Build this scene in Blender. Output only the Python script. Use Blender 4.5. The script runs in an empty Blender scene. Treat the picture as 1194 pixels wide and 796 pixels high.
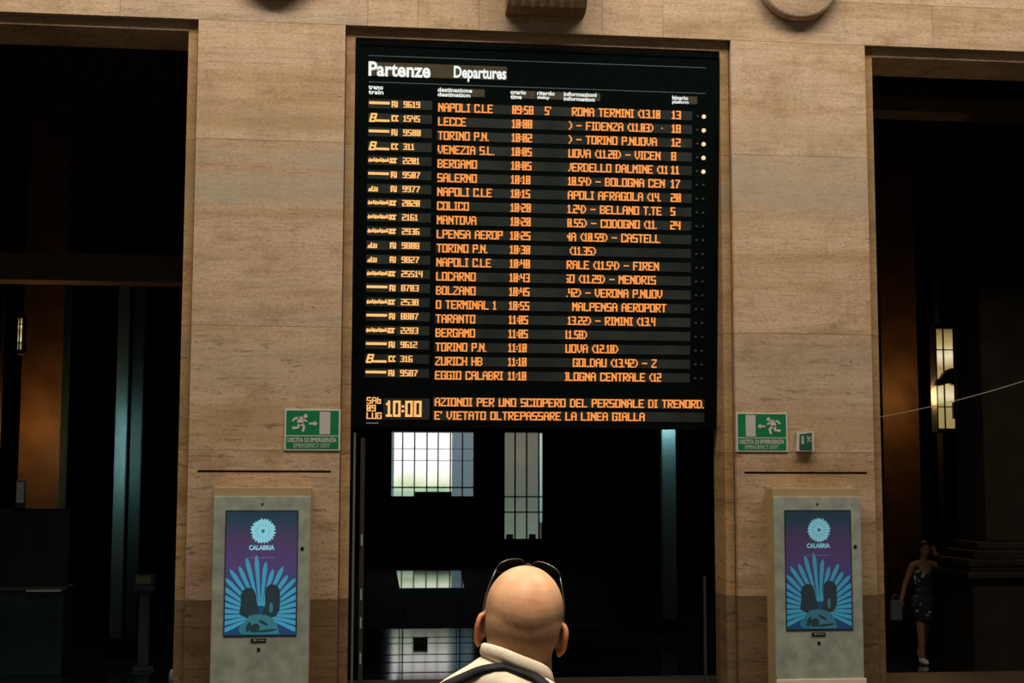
import bpy, bmesh, math, random
from mathutils import Vector, Matrix, Euler
from mathutils.bvhtree import BVHTree
random.seed(7)
PI = math.pi
scene = bpy.context.scene
col = scene.collection

# ------------------------------------------------------------------ materials
def new_mat(name):
    m = bpy.data.materials.new(name); m.use_nodes = True
    nt = m.node_tree; b = nt.nodes['Principled BSDF']
    return m, nt, b

def plain(name, c, rough=.6, metal=0, spec=.5, noise=.12, scale=12):
    m, nt, b = new_mat(name)
    b.inputs['Roughness'].default_value = rough
    b.inputs['Metallic'].default_value = metal
    b.inputs['Specular IOR Level'].default_value = spec
    n = nt.nodes.new('ShaderNodeTexNoise'); n.inputs['Scale'].default_value = scale
    n.inputs['Detail'].default_value = 5
    tc = nt.nodes.new('ShaderNodeTexCoord')
    nt.links.new(tc.outputs['Object'], n.inputs['Vector'])
    r = nt.nodes.new('ShaderNodeValToRGB')
    r.color_ramp.elements[0].position = .3; r.color_ramp.elements[1].position = .7
    r.color_ramp.elements[0].color = (*[v*(1-noise) for v in c], 1)
    r.color_ramp.elements[1].color = (*[min(1, v*(1+noise)) for v in c], 1)
    nt.links.new(n.outputs['Fac'], r.inputs['Fac'])
    nt.links.new(r.outputs['Color'], b.inputs['Base Color'])
    return m

def emis(name, c, s, base=(.02, .02, .02)):
    m, nt, b = new_mat(name)
    b.inputs['Base Color'].default_value = (*base, 1)
    b.inputs['Emission Color'].default_value = (*c, 1)
    b.inputs['Emission Strength'].default_value = s
    b.inputs['Roughness'].default_value = .5
    return m

def travertine(name, gain=1.0, warm=0.0):
    """horizontally veined travertine: pinkish beige with ochre bands, grey-green bands, dark pits; per block tint"""
    m, nt, b = new_mat(name)
    N = nt.nodes; L = nt.links
    g = N.new('ShaderNodeNewGeometry')
    at = N.new('ShaderNodeAttribute'); at.attribute_name = 'tint'; at.attribute_type = 'GEOMETRY'
    sep = N.new('ShaderNodeSeparateColor'); L.new(at.outputs['Color'], sep.inputs['Color'])
    off = N.new('ShaderNodeCombineXYZ')
    mu = N.new('ShaderNodeMath'); mu.operation = 'MULTIPLY'; mu.inputs[1].default_value = 37.0
    L.new(sep.outputs['Blue'], mu.inputs[0])
    L.new(mu.outputs[0], off.inputs['X']); L.new(mu.outputs[0], off.inputs['Z'])
    add = N.new('ShaderNodeVectorMath'); add.operation = 'ADD'
    L.new(g.outputs['Position'], add.inputs[0]); L.new(off.outputs[0], add.inputs[1])
    def mp(sx, sy, sz):
        q = N.new('ShaderNodeVectorMath'); q.operation = 'MULTIPLY'; q.inputs[1].default_value = (sx, sy, sz)
        L.new(add.outputs[0], q.inputs[0]); return q
    def noise(vec, sc, det, rough=.6, dist=0):
        n = N.new('ShaderNodeTexNoise'); n.inputs['Scale'].default_value = sc; n.inputs['Detail'].default_value = det
        n.inputs['Roughness'].default_value = rough; n.inputs['Distortion'].default_value = dist
        L.new(vec.outputs[0], n.inputs['Vector']); return n
    def ramp(src, stops):
        r = N.new('ShaderNodeValToRGB'); cr = r.color_ramp
        cr.elements[0].position, cr.elements[0].color = stops[0][0], (*stops[0][1], 1)
        cr.elements[1].position, cr.elements[1].color = stops[-1][0], (*stops[-1][1], 1)
        for p, c in stops[1:-1]:
            e = cr.elements.new(p); e.color = (*c, 1)
        L.new(src, r.inputs['Fac']); return r
    def mix(fac, a, bb, mode='MIX'):
        x = N.new('ShaderNodeMix'); x.data_type = 'RGBA'; x.blend_type = mode
        if isinstance(fac, float): x.inputs['Factor'].default_value = fac
        else: L.new(fac, x.inputs['Factor'])
        L.new(a, x.inputs['A'])
        if isinstance(bb, tuple): x.inputs['B'].default_value = (*bb, 1)
        else: L.new(bb, x.inputs['B'])
        return x.outputs['Result']
    bands = noise(mp(.10, .10, 1.5), 2.2, 6, .62, .25)
    r1 = ramp(bands.outputs['Fac'], [(.28, (.40, .275, .15)), (.42, (.54, .385, .25)), (.54, (.62, .465, .335)), (.64, (.60, .44, .315)), (.72, (.47, .34, .20)), (.82, (.50, .40, .29))])
    fine = noise(mp(.45, .45, 9), 6, 5, .65, .15)
    r2 = ramp(fine.outputs['Fac'], [(.3, (.66, .62, .56)), (.52, (1, 1, 1)), (.7, (1.0, .97, .92))])
    c = mix(.55, r1.outputs['Color'], r2.outputs['Color'], 'MULTIPLY')
    grey = noise(mp(.07, .07, 1.0), 1.6, 3, .5, .2)
    rg = ramp(grey.outputs['Fac'], [(.58, (0, 0, 0)), (.70, (.55, .55, .55))])
    c = mix(rg.outputs['Color'], c, (.40, .37, .29))
    blot = noise(mp(.35, .35, .55), 3.2, 7, .72, .3)
    rb = ramp(blot.outputs['Fac'], [(.32, (.62, .52, .36)), (.45, (.95, .92, .86)), (.52, (1.02, 1, .98)), (.60, (1.08, 1.06, 1.03)), (.72, (.80, .72, .58))])
    c = mix(.8, c, rb.outputs['Color'], 'MULTIPLY')
    st = noise(mp(1.6, 1.6, .22), 3.0, 5, .7, .2)
    rs = ramp(st.outputs['Fac'], [(.30, (.82, .78, .70)), (.5, (1, 1, 1)), (.7, (1.05, 1.04, 1.03))])
    c = mix(.5, c, rs.outputs['Color'], 'MULTIPLY')
    vein = noise(mp(.16, .16, 2.6), 2.6, 8, .7, .6)
    rv = ramp(vein.outputs['Fac'], [(.488, (0, 0, 0)), (.5, (.6, .6, .6)), (.512, (0, 0, 0))])
    c = mix(rv.outputs['Color'], c, (.25, .19, .11))
    pit = noise(mp(2.2, 2.2, 7), 7, 3, .6, .2)
    rp = ramp(pit.outputs['Fac'], [(.26, (.95, .95, .95)), (.375, (0, 0, 0))])
    c = mix(rp.outputs['Color'], c, (.16, .12, .07))
    grain = noise(mp(.6, .6, 1), 46, 4, .75)
    rgr = ramp(grain.outputs['Fac'], [(.32, (.60, .57, .52)), (.5, (1, 1, 1)), (.68, (1.20, 1.19, 1.18))])
    c = mix(.7, c, rgr.outputs['Color'], 'MULTIPLY')
    # red channel = brightness of the block, green channel = how ochre the block is
    sz = N.new('ShaderNodeSeparateXYZ'); L.new(g.outputs['Position'], sz.inputs[0])
    def zmask(z0, z1, soft, src, amt):
        # natural colour bands of the quarry bed, wobbling with the noise
        wob = N.new('ShaderNodeMath'); wob.operation = 'MULTIPLY_ADD'; wob.inputs[1].default_value = .55; L.new(blot.outputs['Fac'], wob.inputs[0]); L.new(sz.outputs['Z'], wob.inputs[2])
        a = N.new('ShaderNodeMapRange'); a.interpolation_type = 'SMOOTHSTEP'; L.new(wob.outputs[0], a.inputs['Value']); a.inputs['From Min'].default_value = z0+.27-soft; a.inputs['From Max'].default_value = z0+.27+soft
        b2 = N.new('ShaderNodeMapRange'); b2.interpolation_type = 'SMOOTHSTEP'; L.new(wob.outputs[0], b2.inputs['Value']); b2.inputs['From Min'].default_value = z1+.27+soft; b2.inputs['From Max'].default_value = z1+.27-soft
        p = N.new('ShaderNodeMath'); p.operation = 'MULTIPLY'; L.new(a.outputs[0], p.inputs[0]); L.new(b2.outputs[0], p.inputs[1])
        q = N.new('ShaderNodeMapRange'); L.new(src, q.inputs['Value']); q.inputs['From Min'].default_value = .38; q.inputs['From Max'].default_value = .55; q.inputs['To Max'].default_value = amt
        p2 = N.new('ShaderNodeMath'); p2.operation = 'MULTIPLY'; L.new(p.outputs[0], p2.inputs[0]); L.new(q.outputs['Result'], p2.inputs[1])
        return p2.outputs[0]
    c = mix(zmask(4.85, 5.44, .12, bands.outputs['Fac'], .60), c, (.36, .34, .265))
    c = mix(zmask(2.42, 2.85, .10, bands.outputs['Fac'], .55), c, (.36, .235, .11))
    c = mix(zmask(2.90, 3.50, .15, fine.outputs['Fac'], .40), c, (.40, .35, .27))
    c = mix(zmask(5.55, 5.85, .10, fine.outputs['Fac'], .45), c, (.45, .32, .18))
    crk = noise(mp(.9, .9, 4.5), 3.2, 6, .75, 1.2)
    rc = ramp(crk.outputs['Fac'], [(.36, (.85, .85, .85)), (.44, (0, 0, 0))])
    cm = N.new('ShaderNodeMath'); cm.operation = 'MULTIPLY'
    zr = N.new('ShaderNodeMapRange'); L.new(sz.outputs['Z'], zr.inputs['Value']); zr.inputs['From Min'].default_value = 3.6; zr.inputs['From Max'].default_value = 3.4; zr.inputs['To Min'].default_value = .22
    L.new(rc.outputs['Color'], cm.inputs[0]); L.new(zr.outputs['Result'], cm.inputs[1])
    c = mix(cm.outputs[0], c, (.20, .15, .085))
    br = N.new('ShaderNodeCombineColor')
    for k in ('Red', 'Green', 'Blue'): L.new(sep.outputs['Red'], br.inputs[k])
    c = mix(1.0, c, br.outputs['Color'], 'MULTIPLY')
    och = N.new('ShaderNodeMix'); och.data_type = 'RGBA'; och.inputs['A'].default_value = (1, 1, 1, 1); och.inputs['B'].default_value = (.88, .74, .50, 1)
    L.new(sep.outputs['Green'], och.inputs['Factor'])
    c = mix(1.0, c, och.outputs['Result'], 'MULTIPLY')
    if gain != 1.0: c = mix(1.0, c, (gain, gain, gain), 'MULTIPLY')
    L.new(c, b.inputs['Base Color'])
    b.inputs['Roughness'].default_value = .62
    b.inputs['Specular IOR Level'].default_value = .25
    bump = N.new('ShaderNodeBump'); bump.inputs['Strength'].default_value = .25; bump.inputs['Distance'].default_value = .01
    L.new(rp.outputs['Color'], bump.inputs['Height']); bump.invert = True
    L.new(bump.outputs['Normal'], b.inputs['Normal'])
    return m

M = {}
M['trav'] = travertine('travertine')
M['joint'] = plain('joint_mortar', (.10, .075, .045), .9)
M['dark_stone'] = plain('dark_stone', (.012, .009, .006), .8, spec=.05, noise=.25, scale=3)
M['beam'] = plain('brown_beam', (.075, .048, .028), .7, spec=.2, noise=.25, scale=3)
M['plinth_stone'] = plain('plinth_stone', (.012, .009, .005), .8, spec=.05, noise=.3, scale=3)
M['hall_floor'] = plain('hall_floor_stone', (.035, .023, .013), .35, noise=.2, scale=2)
M['mat_floor'] = plain('dark_floor_rough', (.012, .012, .011), .8, spec=.1)
M['polish'] = plain('dark_floor_polished', (.006, .014, .014), .11, spec=.8, noise=.2, scale=1)
M['polish'].node_tree.nodes['Principled BSDF'].inputs['IOR'].default_value = 2.1
M['black_gloss'] = plain('board_black', (.0016, .0042, .0036), .6, spec=.03)
M['strip'] = plain('led_strip_dark', (.030, .037, .032), .3, spec=.4, noise=.35, scale=2.5)
M['beige_strip'] = plain('header_strip', (.075, .060, .034), .5, spec=.2)
M['led'] = emis('led_orange', (1.0, .315, .060), 1.12)
M['led_bright'] = emis('led_amber', (1.0, .47, .14), 1.2)
M['led_white'] = emis('lamp_white_warm', (1.0, .66, .36), 1.1)
M['white_lit'] = emis('header_white', (.86, .90, .85), 1.0)
M['dim_led'] = plain('unlit_lamp', (.05, .055, .05), .3)
M['line_grey'] = plain('thin_line_grey', (.09, .13, .13), .5)
M['line_pale'] = plain('thin_line_pale', (.35, .45, .45), .5)
M['green'] = plain('sign_green', (.006, .17, .065), .4, noise=.04)
M['cream'] = plain('sign_cream', (.55, .52, .44), .5, noise=.05)
M['pale_pink'] = plain('sign_door_pale', (.52, .47, .42), .5, noise=.05)
M['concrete'] = plain('totem_grey', (.33, .355, .285), .55, noise=.24, scale=7)
M['totem_side'] = plain('totem_brown', (.40, .28, .13), .6, noise=.12, scale=4)
M['plinth'] = plain('totem_plinth_cream', (.85, .66, .47), .6, noise=.05)
M['black'] = plain('black_plastic', (.008, .008, .009), .4)
M['stain'] = plain('grime', (.06, .07, .05), .8)
M['alu'] = plain('aluminium', (.30, .31, .29), .35, metal=.6)
M['alu_dark'] = plain('dark_aluminium', (.06, .06, .055), .4, metal=.5)
M['teal_metal'] = plain('satin_steel', (.035, .06, .06), .5, metal=.0, spec=.2)
M['amber_stone'] = plain('amber_marble', (.050, .026, .010), .6, spec=.1, noise=.35, scale=3)
M['lamp_glass'] = None

def ramp_mat(name, stops, strength, axis='Z', lo=0, hi=1, blotch=0, scale=6, base=(.02,.02,.02), rough=.1):
    m, nt, b = new_mat(name); N = nt.nodes; L = nt.links
    tc = N.new('ShaderNodeTexCoord'); sp = N.new('ShaderNodeSeparateXYZ')
    L.new(tc.outputs['Object'], sp.inputs[0])
    mr = N.new('ShaderNodeMapRange'); mr.inputs['From Min'].default_value = lo; mr.inputs['From Max'].default_value = hi
    L.new(sp.outputs[axis], mr.inputs['Value'])
    out = mr.outputs['Result']
    if blotch:
        n = N.new('ShaderNodeTexNoise'); n.inputs['Scale'].default_value = scale; n.inputs['Detail'].default_value = 4
        L.new(tc.outputs['Object'], n.inputs['Vector'])
        mm = N.new('ShaderNodeMath'); mm.operation = 'MULTIPLY_ADD'; mm.inputs[1].default_value = blotch; mm.inputs[2].default_value = -blotch/2
        L.new(n.outputs['Fac'], mm.inputs[0])
        ad = N.new('ShaderNodeMath'); L.new(out, ad.inputs[0]); L.new(mm.outputs[0], ad.inputs[1]); out = ad.outputs[0]
    r = N.new('ShaderNodeValToRGB'); cr = r.color_ramp
    cr.elements[0].position, cr.elements[0].color = stops[0][0], (*stops[0][1], 1)
    cr.elements[1].position, cr.elements[1].color = stops[-1][0], (*stops[-1][1], 1)
    for p, c in stops[1:-1]:
        e = cr.elements.new(p); e.color = (*c, 1)
    L.new(out, r.inputs['Fac'])
    L.new(r.outputs['Color'], b.inputs['Emission Color'])
    b.inputs['Emission Strength'].default_value = strength
    b.inputs['Base Color'].default_value = (*base, 1)
    b.inputs['Roughness'].default_value = rough
    return m

# ------------------------------------------------------------------ helpers
def tag(o, label=None, cat=None, group=None, kind=None):
    if label: o['label'] = label
    if cat: o['category'] = cat
    if group: o['group'] = group
    if kind: o['kind'] = kind
    return o

def empty(name, loc, rot=(0, 0, 0), label=None, cat=None, group=None):
    o = bpy.data.objects.new(name, None); col.objects.link(o)
    o.location = loc; o.rotation_euler = rot; o.empty_display_size = .1
    return tag(o, label, cat, group)

def link_mesh(name, me, mat, parent=None, smooth=False):
    o = bpy.data.objects.new(name, me); col.objects.link(o)
    if mat: me.materials.append(mat)
    if smooth:
        for p in me.polygons: p.use_smooth = True
    if parent: o.parent = parent
    return o

def from_bm(name, bm, mat, parent=None, smooth=False):
    me = bpy.data.meshes.new(name); bm.to_mesh(me); bm.free()
    return link_mesh(name, me, mat, parent, smooth)

def box(bm, x0, x1, y0, y1, z0, z1, bevel=0):
    vs = [bm.verts.new((x, y, z)) for x in (x0, x1) for y in (y0, y1) for z in (z0, z1)]
    for q in ((0, 1, 3, 2), (4, 6, 7, 5), (0, 4, 5, 1), (2, 3, 7, 6), (0, 2, 6, 4), (1, 5, 7, 3)):
        bm.faces.new([vs[k] for k in q])
    if bevel:
        es = list({e for v in vs for e in v.link_edges})
        bmesh.ops.bevel(bm, geom=es, offset=bevel, segments=2, affect='EDGES', profile=.6)
    return vs

def mbox(name, mat, parent, *a, bevel=0, smooth=False):
    bm = bmesh.new(); box(bm, *a, bevel=bevel); return from_bm(name, bm, mat, parent, smooth)

def tube(bm, pts, r, seg=8, caps=True):
    pts = [Vector(p) for p in pts]; rings = []
    n = len(pts)
    for i, p in enumerate(pts):
        t = (pts[min(i+1, n-1)] - pts[max(i-1, 0)]).normalized()
        a = t.orthogonal().normalized() if i == 0 else (prev - t*prev.dot(t)).normalized()
        prev = a; b2 = t.cross(a)
        rr = r[i] if isinstance(r, (list, tuple)) else r
        rings.append([bm.verts.new(p + (a*math.cos(2*PI*k/seg) + b2*math.sin(2*PI*k/seg))*rr) for k in range(seg)])
    for i in range(n-1):
        for k in range(seg):
            bm.faces.new((rings[i][k], rings[i][(k+1) % seg], rings[i+1][(k+1) % seg], rings[i+1][k]))
    if caps:
        bm.faces.new(list(reversed(rings[0]))); bm.faces.new(rings[-1])

def prism(bm, pts, y0, y1):
    """outline pts in (x,z), extruded from y0 (front) to y1"""
    a = [bm.verts.new((x, y0, z)) for x, z in pts]; b = [bm.verts.new((x, y1, z)) for x, z in pts]
    bm.faces.new(a); bm.faces.new(list(reversed(b)))
    n = len(pts)
    for i in range(n):
        bm.faces.new((a[i], b[i], b[(i+1) % n], a[(i+1) % n]))

def lathe(bm, prof, c, axis='Z', seg=32):
    """prof = [(r, h)...] around an axis through c"""
    rings = []
    for r, h in prof:
        ring = []
        for k in range(seg):
            a = 2*PI*k/seg; u, v = r*math.cos(a), r*math.sin(a)
            p = (c[0]+u, c[1]+v, c[2]+h) if axis == 'Z' else (c[0]+u, c[1]+h, c[2]+v)
            ring.append(bm.verts.new(p))
        rings.append(ring)
    for i in range(len(rings)-1):
        for k in range(seg):
            bm.faces.new((rings[i][k], rings[i][(k+1) % seg], rings[i+1][(k+1) % seg], rings[i+1][k]))
    bm.faces.new(rings[0]); bm.faces.new(rings[-1])
    bmesh.ops.recalc_face_normals(bm, faces=bm.faces[:])

def text_obj(name, s, x0, x1, z0, z1, y, mat, parent, bold=0.0, depth=.002, rot90=False):
    """real lettering fitted in the rectangle x0..x1, z0..z1 of the plane y"""
    cu = bpy.data.curves.new('txt', 'FONT'); cu.body = s; cu.size = 1; cu.offset = bold; cu.extrude = .01; cu.resolution_u = 3
    cu.space_line = .95
    o = bpy.data.objects.new('txt', cu); col.objects.link(o)
    bpy.context.view_layer.update()
    dg = bpy.context.evaluated_depsgraph_get()
    me = bpy.data.meshes.new_from_object(o.evaluated_get(dg))
    bpy.data.objects.remove(o); bpy.data.curves.remove(cu)
    xs = [v.co.x for v in me.vertices]; ys = [v.co.y for v in me.vertices]; zs = [v.co.z for v in me.vertices]
    ax, bx, ay, by, az, bz = min(xs), max(xs), min(ys), max(ys), min(zs), max(zs)
    for v in me.vertices:
        u = (v.co.x-ax)/(bx-ax); w = (v.co.y-ay)/(by-ay); d = (v.co.z-az)/(bz-az)
        v.co = Vector((x0+u*(x1-x0), y-d*depth, z0+w*(z1-z0)))
    me.name = name
    me.materials.clear()
    return link_mesh(name, me, mat, parent)

# ------------------------------------------------------------------ camera (50 mm lens, 2.05 m above the floor)
cam = bpy.data.cameras.new('camera'); cam.sensor_width = 36; cam.lens = 50
co = bpy.data.objects.new('camera', cam); col.objects.link(co)
Rm = Matrix(((0.993066, -0.013382, -0.116794), (-0.117545, -0.097919, -0.988228), (0.001788, 0.995104, -0.098813)))
Rm = Matrix(((0.993066, -0.013382, -0.116794), (-0.117545, -0.097919, -0.988228), (0.001788, 0.995104, -0.098813)))
# rows: world x, y, z in camera axes  ->  camera-to-world rotation
co.matrix_world = Matrix.Translation((0, -14.2, 2.05)) @ Rm.to_4x4()
cam.clip_end = 200
cam.dof.use_dof = True; cam.dof.focus_distance = 4.6; cam.dof.aperture_fstop = 20
scene.camera = co

# ------------------------------------------------------------------ the facade
P0, P1 = -.034, 3.988            # the centre opening between the piers
LEV = [0, .26, .655, .911, 2.365, 3.59, 5.465, 6.685]
wall = bmesh.new()
tl = wall.loops.layers.float_color.new('tint')
J = .0018                         # half the joint
def block(x0, x1, y0, y1, z0, z1, bright=1.0, ochre=0.0, jx0=J, jx1=J, jz0=J, jz1=J, rnd=None):
    vs = box(wall, x0+jx0, x1-jx1, y0, y1, z0+jz0, z1-jz1)
    rnd = random.random() if rnd is None else rnd
    for f in {f for v in vs for f in v.link_faces}:
        for l in f.loops: l[tl] = (bright, ochre, rnd, 1)
SLIT = (2.145, 2.168)
def pier(x0, x1, slit=None, seeds=None):
    for i in range(len(LEV)-1):
        z0, z1 = LEV[i], LEV[i+1]
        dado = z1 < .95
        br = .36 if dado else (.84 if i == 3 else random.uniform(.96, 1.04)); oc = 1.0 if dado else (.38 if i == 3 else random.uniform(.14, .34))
        rn = (seeds or {}).get(i, random.random())
        if slit and i == 3:
            a, b = slit
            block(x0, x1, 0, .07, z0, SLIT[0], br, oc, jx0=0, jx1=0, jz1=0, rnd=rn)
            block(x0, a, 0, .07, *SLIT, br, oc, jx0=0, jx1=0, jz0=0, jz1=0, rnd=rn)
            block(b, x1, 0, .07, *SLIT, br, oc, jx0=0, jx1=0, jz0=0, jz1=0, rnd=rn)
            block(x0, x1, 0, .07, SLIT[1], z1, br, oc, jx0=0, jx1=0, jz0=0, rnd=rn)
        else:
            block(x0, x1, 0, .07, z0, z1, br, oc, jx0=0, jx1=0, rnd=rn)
        # the set-back jamb stones on both sides, with a fine bead near the face
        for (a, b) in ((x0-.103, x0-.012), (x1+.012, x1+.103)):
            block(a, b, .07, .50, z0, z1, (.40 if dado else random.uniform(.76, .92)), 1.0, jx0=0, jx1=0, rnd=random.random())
    # core, darker, behind joints
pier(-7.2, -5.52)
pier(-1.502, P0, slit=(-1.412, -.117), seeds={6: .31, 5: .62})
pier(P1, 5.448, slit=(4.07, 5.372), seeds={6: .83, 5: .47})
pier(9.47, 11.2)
# lintel course with its vertical joints
for z0, z1, xs in ((6.685, 7.15, [-7.2, -4.6, -2.277, .19, .698, 1.325, 2.62, 3.263, 6.209, 8.6, 11.2]), (7.15, 8.4, [-7.2, -5.1, -2.9, -.6, 1.3, 2.6, 4.9, 7.6, 9.9, 11.2])):
    for a, b in zip(xs[:-1], xs[1:]):
        block(a, b, 0, .07, z0, z1, random.uniform(.94, 1.05), random.uniform(.1, .35))
# inner lintel strips above the three openings, set back, then the deeper beam
for a, b in ((-5.52, -1.502), (P0, P1), (5.448, 9.47)):
    block(a+.103, b-.103, .07, .75, 6.582, 6.70, .95, .35, jx0=0, jx1=0, jz1=0)
wallo = from_bm('wall_front', wall, M['trav']); tag(wallo, kind='structure')
core = bmesh.new()
for a, b in ((-7.2, -5.43), (-1.592, .056), (3.898, 5.538), (9.38, 11.2)):
    box(core, a, b, .074, .496, 0, 6.6)
for a, b in ((-7.2, -5.53), (-1.49, P0-.014), (P1+.014, 5.436), (9.48, 11.2)):
    box(core, a, b, .006 if False else .02, .08, 0, 2.12); box(core, a, b, .02, .08, 2.19, 6.69); box(core, a, b, .05, .08, 2.12, 2.19)
box(core, -7.2, 11.2, .02, .60, 6.69, 8.38)
tag(from_bm('wall_front_core', core, M['joint']), kind='structure')

# carved discs and the bracket over the centre
def disc(x, label):
    bm = bmesh.new()
    lathe(bm, [(.30, -.0005), (.45, -.0005), (.452, -.03), (.452, -.085), (.44, -.105), (.41, -.115), (.2, -.118), (.02, -.12)], (x, 0, 7.36), axis='Y', seg=64)
    o = from_bm('stone_disc', bm, M['trav'], smooth=False)
    ca = o.data.color_attributes.new('tint', 'FLOAT_COLOR', 'CORNER')
    for d in ca.data: d.color = (.92, .1, .37, 1)
    for p in o.data.polygons: p.use_smooth = len(p.vertices) == 4
    tag(o, label, 'stone disc', 'round stone bosses on the lintel')
disc(4.71, 'round travertine boss on the lintel above the right pier')
disc(-.73, 'round travertine boss at the top edge above the left pier')
bm = bmesh.new()
prof = [(-.0005, 6.86), (-.10, 6.86), (-.20, 6.90), (-.24, 6.97), (-.22, 7.05), (-.30, 7.16), (-.36, 7.4), (-.30, 7.7), (-.0005, 7.8)]
a = [bm.verts.new((1.60, y, z)) for y, z in prof]; b = [bm.verts.new((2.42, y, z)) for y, z in prof]
bm.faces.new(a); bm.faces.new(list(reversed(b)))
for i in range(len(prof)):
    j = (i+1) % len(prof); bm.faces.new((a[i], b[i], b[j], a[j]))
for k in range(7):                      # ribs carved along the underside
    x = 1.66 + k*.1
    tube(bm, [(x, -.08, 6.865), (x, -.20, 6.90), (x, -.245, 6.97), (x, -.225, 7.06)], .018, 6)
bmesh.ops.recalc_face_normals(bm, faces=bm.faces[:])
o = from_bm('stone_bracket', bm, M['trav'])
ca = o.data.color_attributes.new('tint', 'FLOAT_COLOR', 'CORNER')
for d in ca.data: d.color = (.55, .6, .7, 1)
tag(o, 'dark carved stone bracket projecting over the centre of the departure board', 'stone bracket')

# ------------------------------------------------------------------ floors, inner room
fl = bmesh.new(); box(fl, -9, 13, -20, .98, -.35, 0)
tag(from_bm('floor', fl, M['hall_floor']), kind='structure')
fl = bmesh.new()
ys = [.98, 3.1, 4.06, 5.09, 5.95, 7.33, 8.15, 9.5]
for a, b in zip(ys[:-1], ys[1:]): box(fl, -9, 13, a+.055, b-.055, -.40, -.33)
tag(from_bm('floor_polished', fl, M['polish']), kind='structure')
fl = bmesh.new(); box(fl, -9, 13, .98, 28, -.6, -.385); box(fl, -9, 13, 9.5, 28, -.385, -.33)
tag(from_bm('floor_vestibule', fl, M['mat_floor']), kind='structure')
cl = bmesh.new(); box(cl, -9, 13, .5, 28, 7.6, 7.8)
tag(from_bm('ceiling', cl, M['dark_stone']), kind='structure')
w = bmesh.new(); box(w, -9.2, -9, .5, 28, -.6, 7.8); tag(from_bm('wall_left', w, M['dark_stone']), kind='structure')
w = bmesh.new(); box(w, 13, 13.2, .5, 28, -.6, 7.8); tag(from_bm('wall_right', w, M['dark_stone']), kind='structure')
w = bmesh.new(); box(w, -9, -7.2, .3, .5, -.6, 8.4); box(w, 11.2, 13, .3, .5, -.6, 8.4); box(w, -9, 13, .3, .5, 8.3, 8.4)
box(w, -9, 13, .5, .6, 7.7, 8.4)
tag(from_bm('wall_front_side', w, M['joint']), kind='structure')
# back wall with its two window openings
WIN = [(1.38, 3.80, 1.66, 3.53), (4.684, 5.82, .425, 3.53)]
w = bmesh.new()
Y0, Y1 = 27.3, 27.6
for a, b, c, d in ((-9, 1.38, -.6, 7.8), (3.80, 4.684, -.6, 7.8), (5.82, 13, -.6, 7.8), (1.38, 3.80, -.6, 1.66), (1.38, 3.80, 3.53, 7.8), (4.684, 5.82, -.6, .425), (4.684, 5.82, 3.53, 7.8)):
    box(w, a, b, Y0, Y1, c, d)
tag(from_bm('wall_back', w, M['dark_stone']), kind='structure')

M['frame_dark'] = plain('window_bars_dark', (.012, .02, .02), .5)
pane_sky = ramp_mat('pane_daylight', [(0, (.30, .42, .36)), (.10, (.30, .46, .30)), (.22, (.62, .70, .46)), (.34, (.84, .84, .74)), (.45, (.88, .82, .84)), (1, (.86, .84, .86))], 1.2, 'Z', 1.66, 3.5, blotch=.35, scale=1.8)
pane_grey = ramp_mat('pane_grey_blue', [(0, (.10, .15, .17)), (1, (.13, .18, .20))], 1.0, 'Z', 1.66, 3.5, blotch=.3, scale=3)
pane_wall = ramp_mat('pane_grey_wall', [(0, (.14, .18, .14)), (.4, (.105, .12, .095)), (1, (.13, .125, .095))], 1.0, 'Z', .4, 3.5, blotch=.4, scale=2.5)
pane_edge = ramp_mat('pane_bright_edge', [(0, (.12, .22, .22)), (1, (.40, .52, .50))], 1.0, 'Z', .6, 3.0)
# window 1
w1 = empty('window_1', (0, 0, 0)); tag(w1, kind='structure')
mbox('pane', pane_sky, w1, 1.47, 3.16, 27.44, 27.46, 1.66, 3.50)
mbox('pane', pane_grey, w1, 3.16, 3.80, 27.44, 27.46, 1.66, 3.50)
mbox('pane', pane_grey, w1, 1.38, 1.47, 27.44, 27.46, 1.66, 3.50)
bars = bmesh.new()
for x in (1.38, 1.716, 2.064, 2.425, 2.75, 3.11, 3.463, 3.80): box(bars, x-.018, x+.018, 27.36, 27.40, 1.66, 3.50)
for z, t in ((3.03, .008), (2.69, .008), (1.91, .022)): box(bars, 1.38, 3.80, 27.36, 27.40, z-t, z+t)
from_bm('window_bars', bars, M['frame_dark'], w1)
mbox('sill_block', M['frame_dark'], w1, 2.064, 3.14, 27.2, 27.38, 1.60, 1.79, bevel=.01)
w2 = empty('window_2', (0, 0, 0)); tag(w2, kind='structure')
mbox('pane', pane_wall, w2, 4.684, 5.70, 27.44, 27.46, .425, 3.50)
mbox('pane', pane_edge, w2, 5.745, 5.82, 27.44, 27.46, .9, 3.50)
bars = bmesh.new()
for x in (4.684, 5.012, 5.354, 5.715): box(bars, x-.022, x+.022, 27.36, 27.40, .425, 3.53)
for z in (1.643, 1.195): box(bars, 4.684, 5.82, 27.36, 27.40, z-.02, z+.02)
box(bars, 4.75, 4.95, 27.3, 27.4, .40, .56, bevel=.02); box(bars, 5.42, 5.62, 27.3, 27.4, .40, .56, bevel=.02)
from_bm('window_bars', bars, M['frame_dark'], w2)

# ------------------------------------------------------------------ inner fittings
# beams across the side bays
o = mbox('trim_1', M['beam'], None, -5.5, -1.55, 2.9, 3.3, 4.41, 4.74, bevel=.01); tag(o, kind='structure')
o = mbox('trim_2', M['beam'], None, 5.5, 9.6, 1.5, 1.9, 6.40, 6.575, bevel=.01); tag(o, kind='structure')

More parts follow.
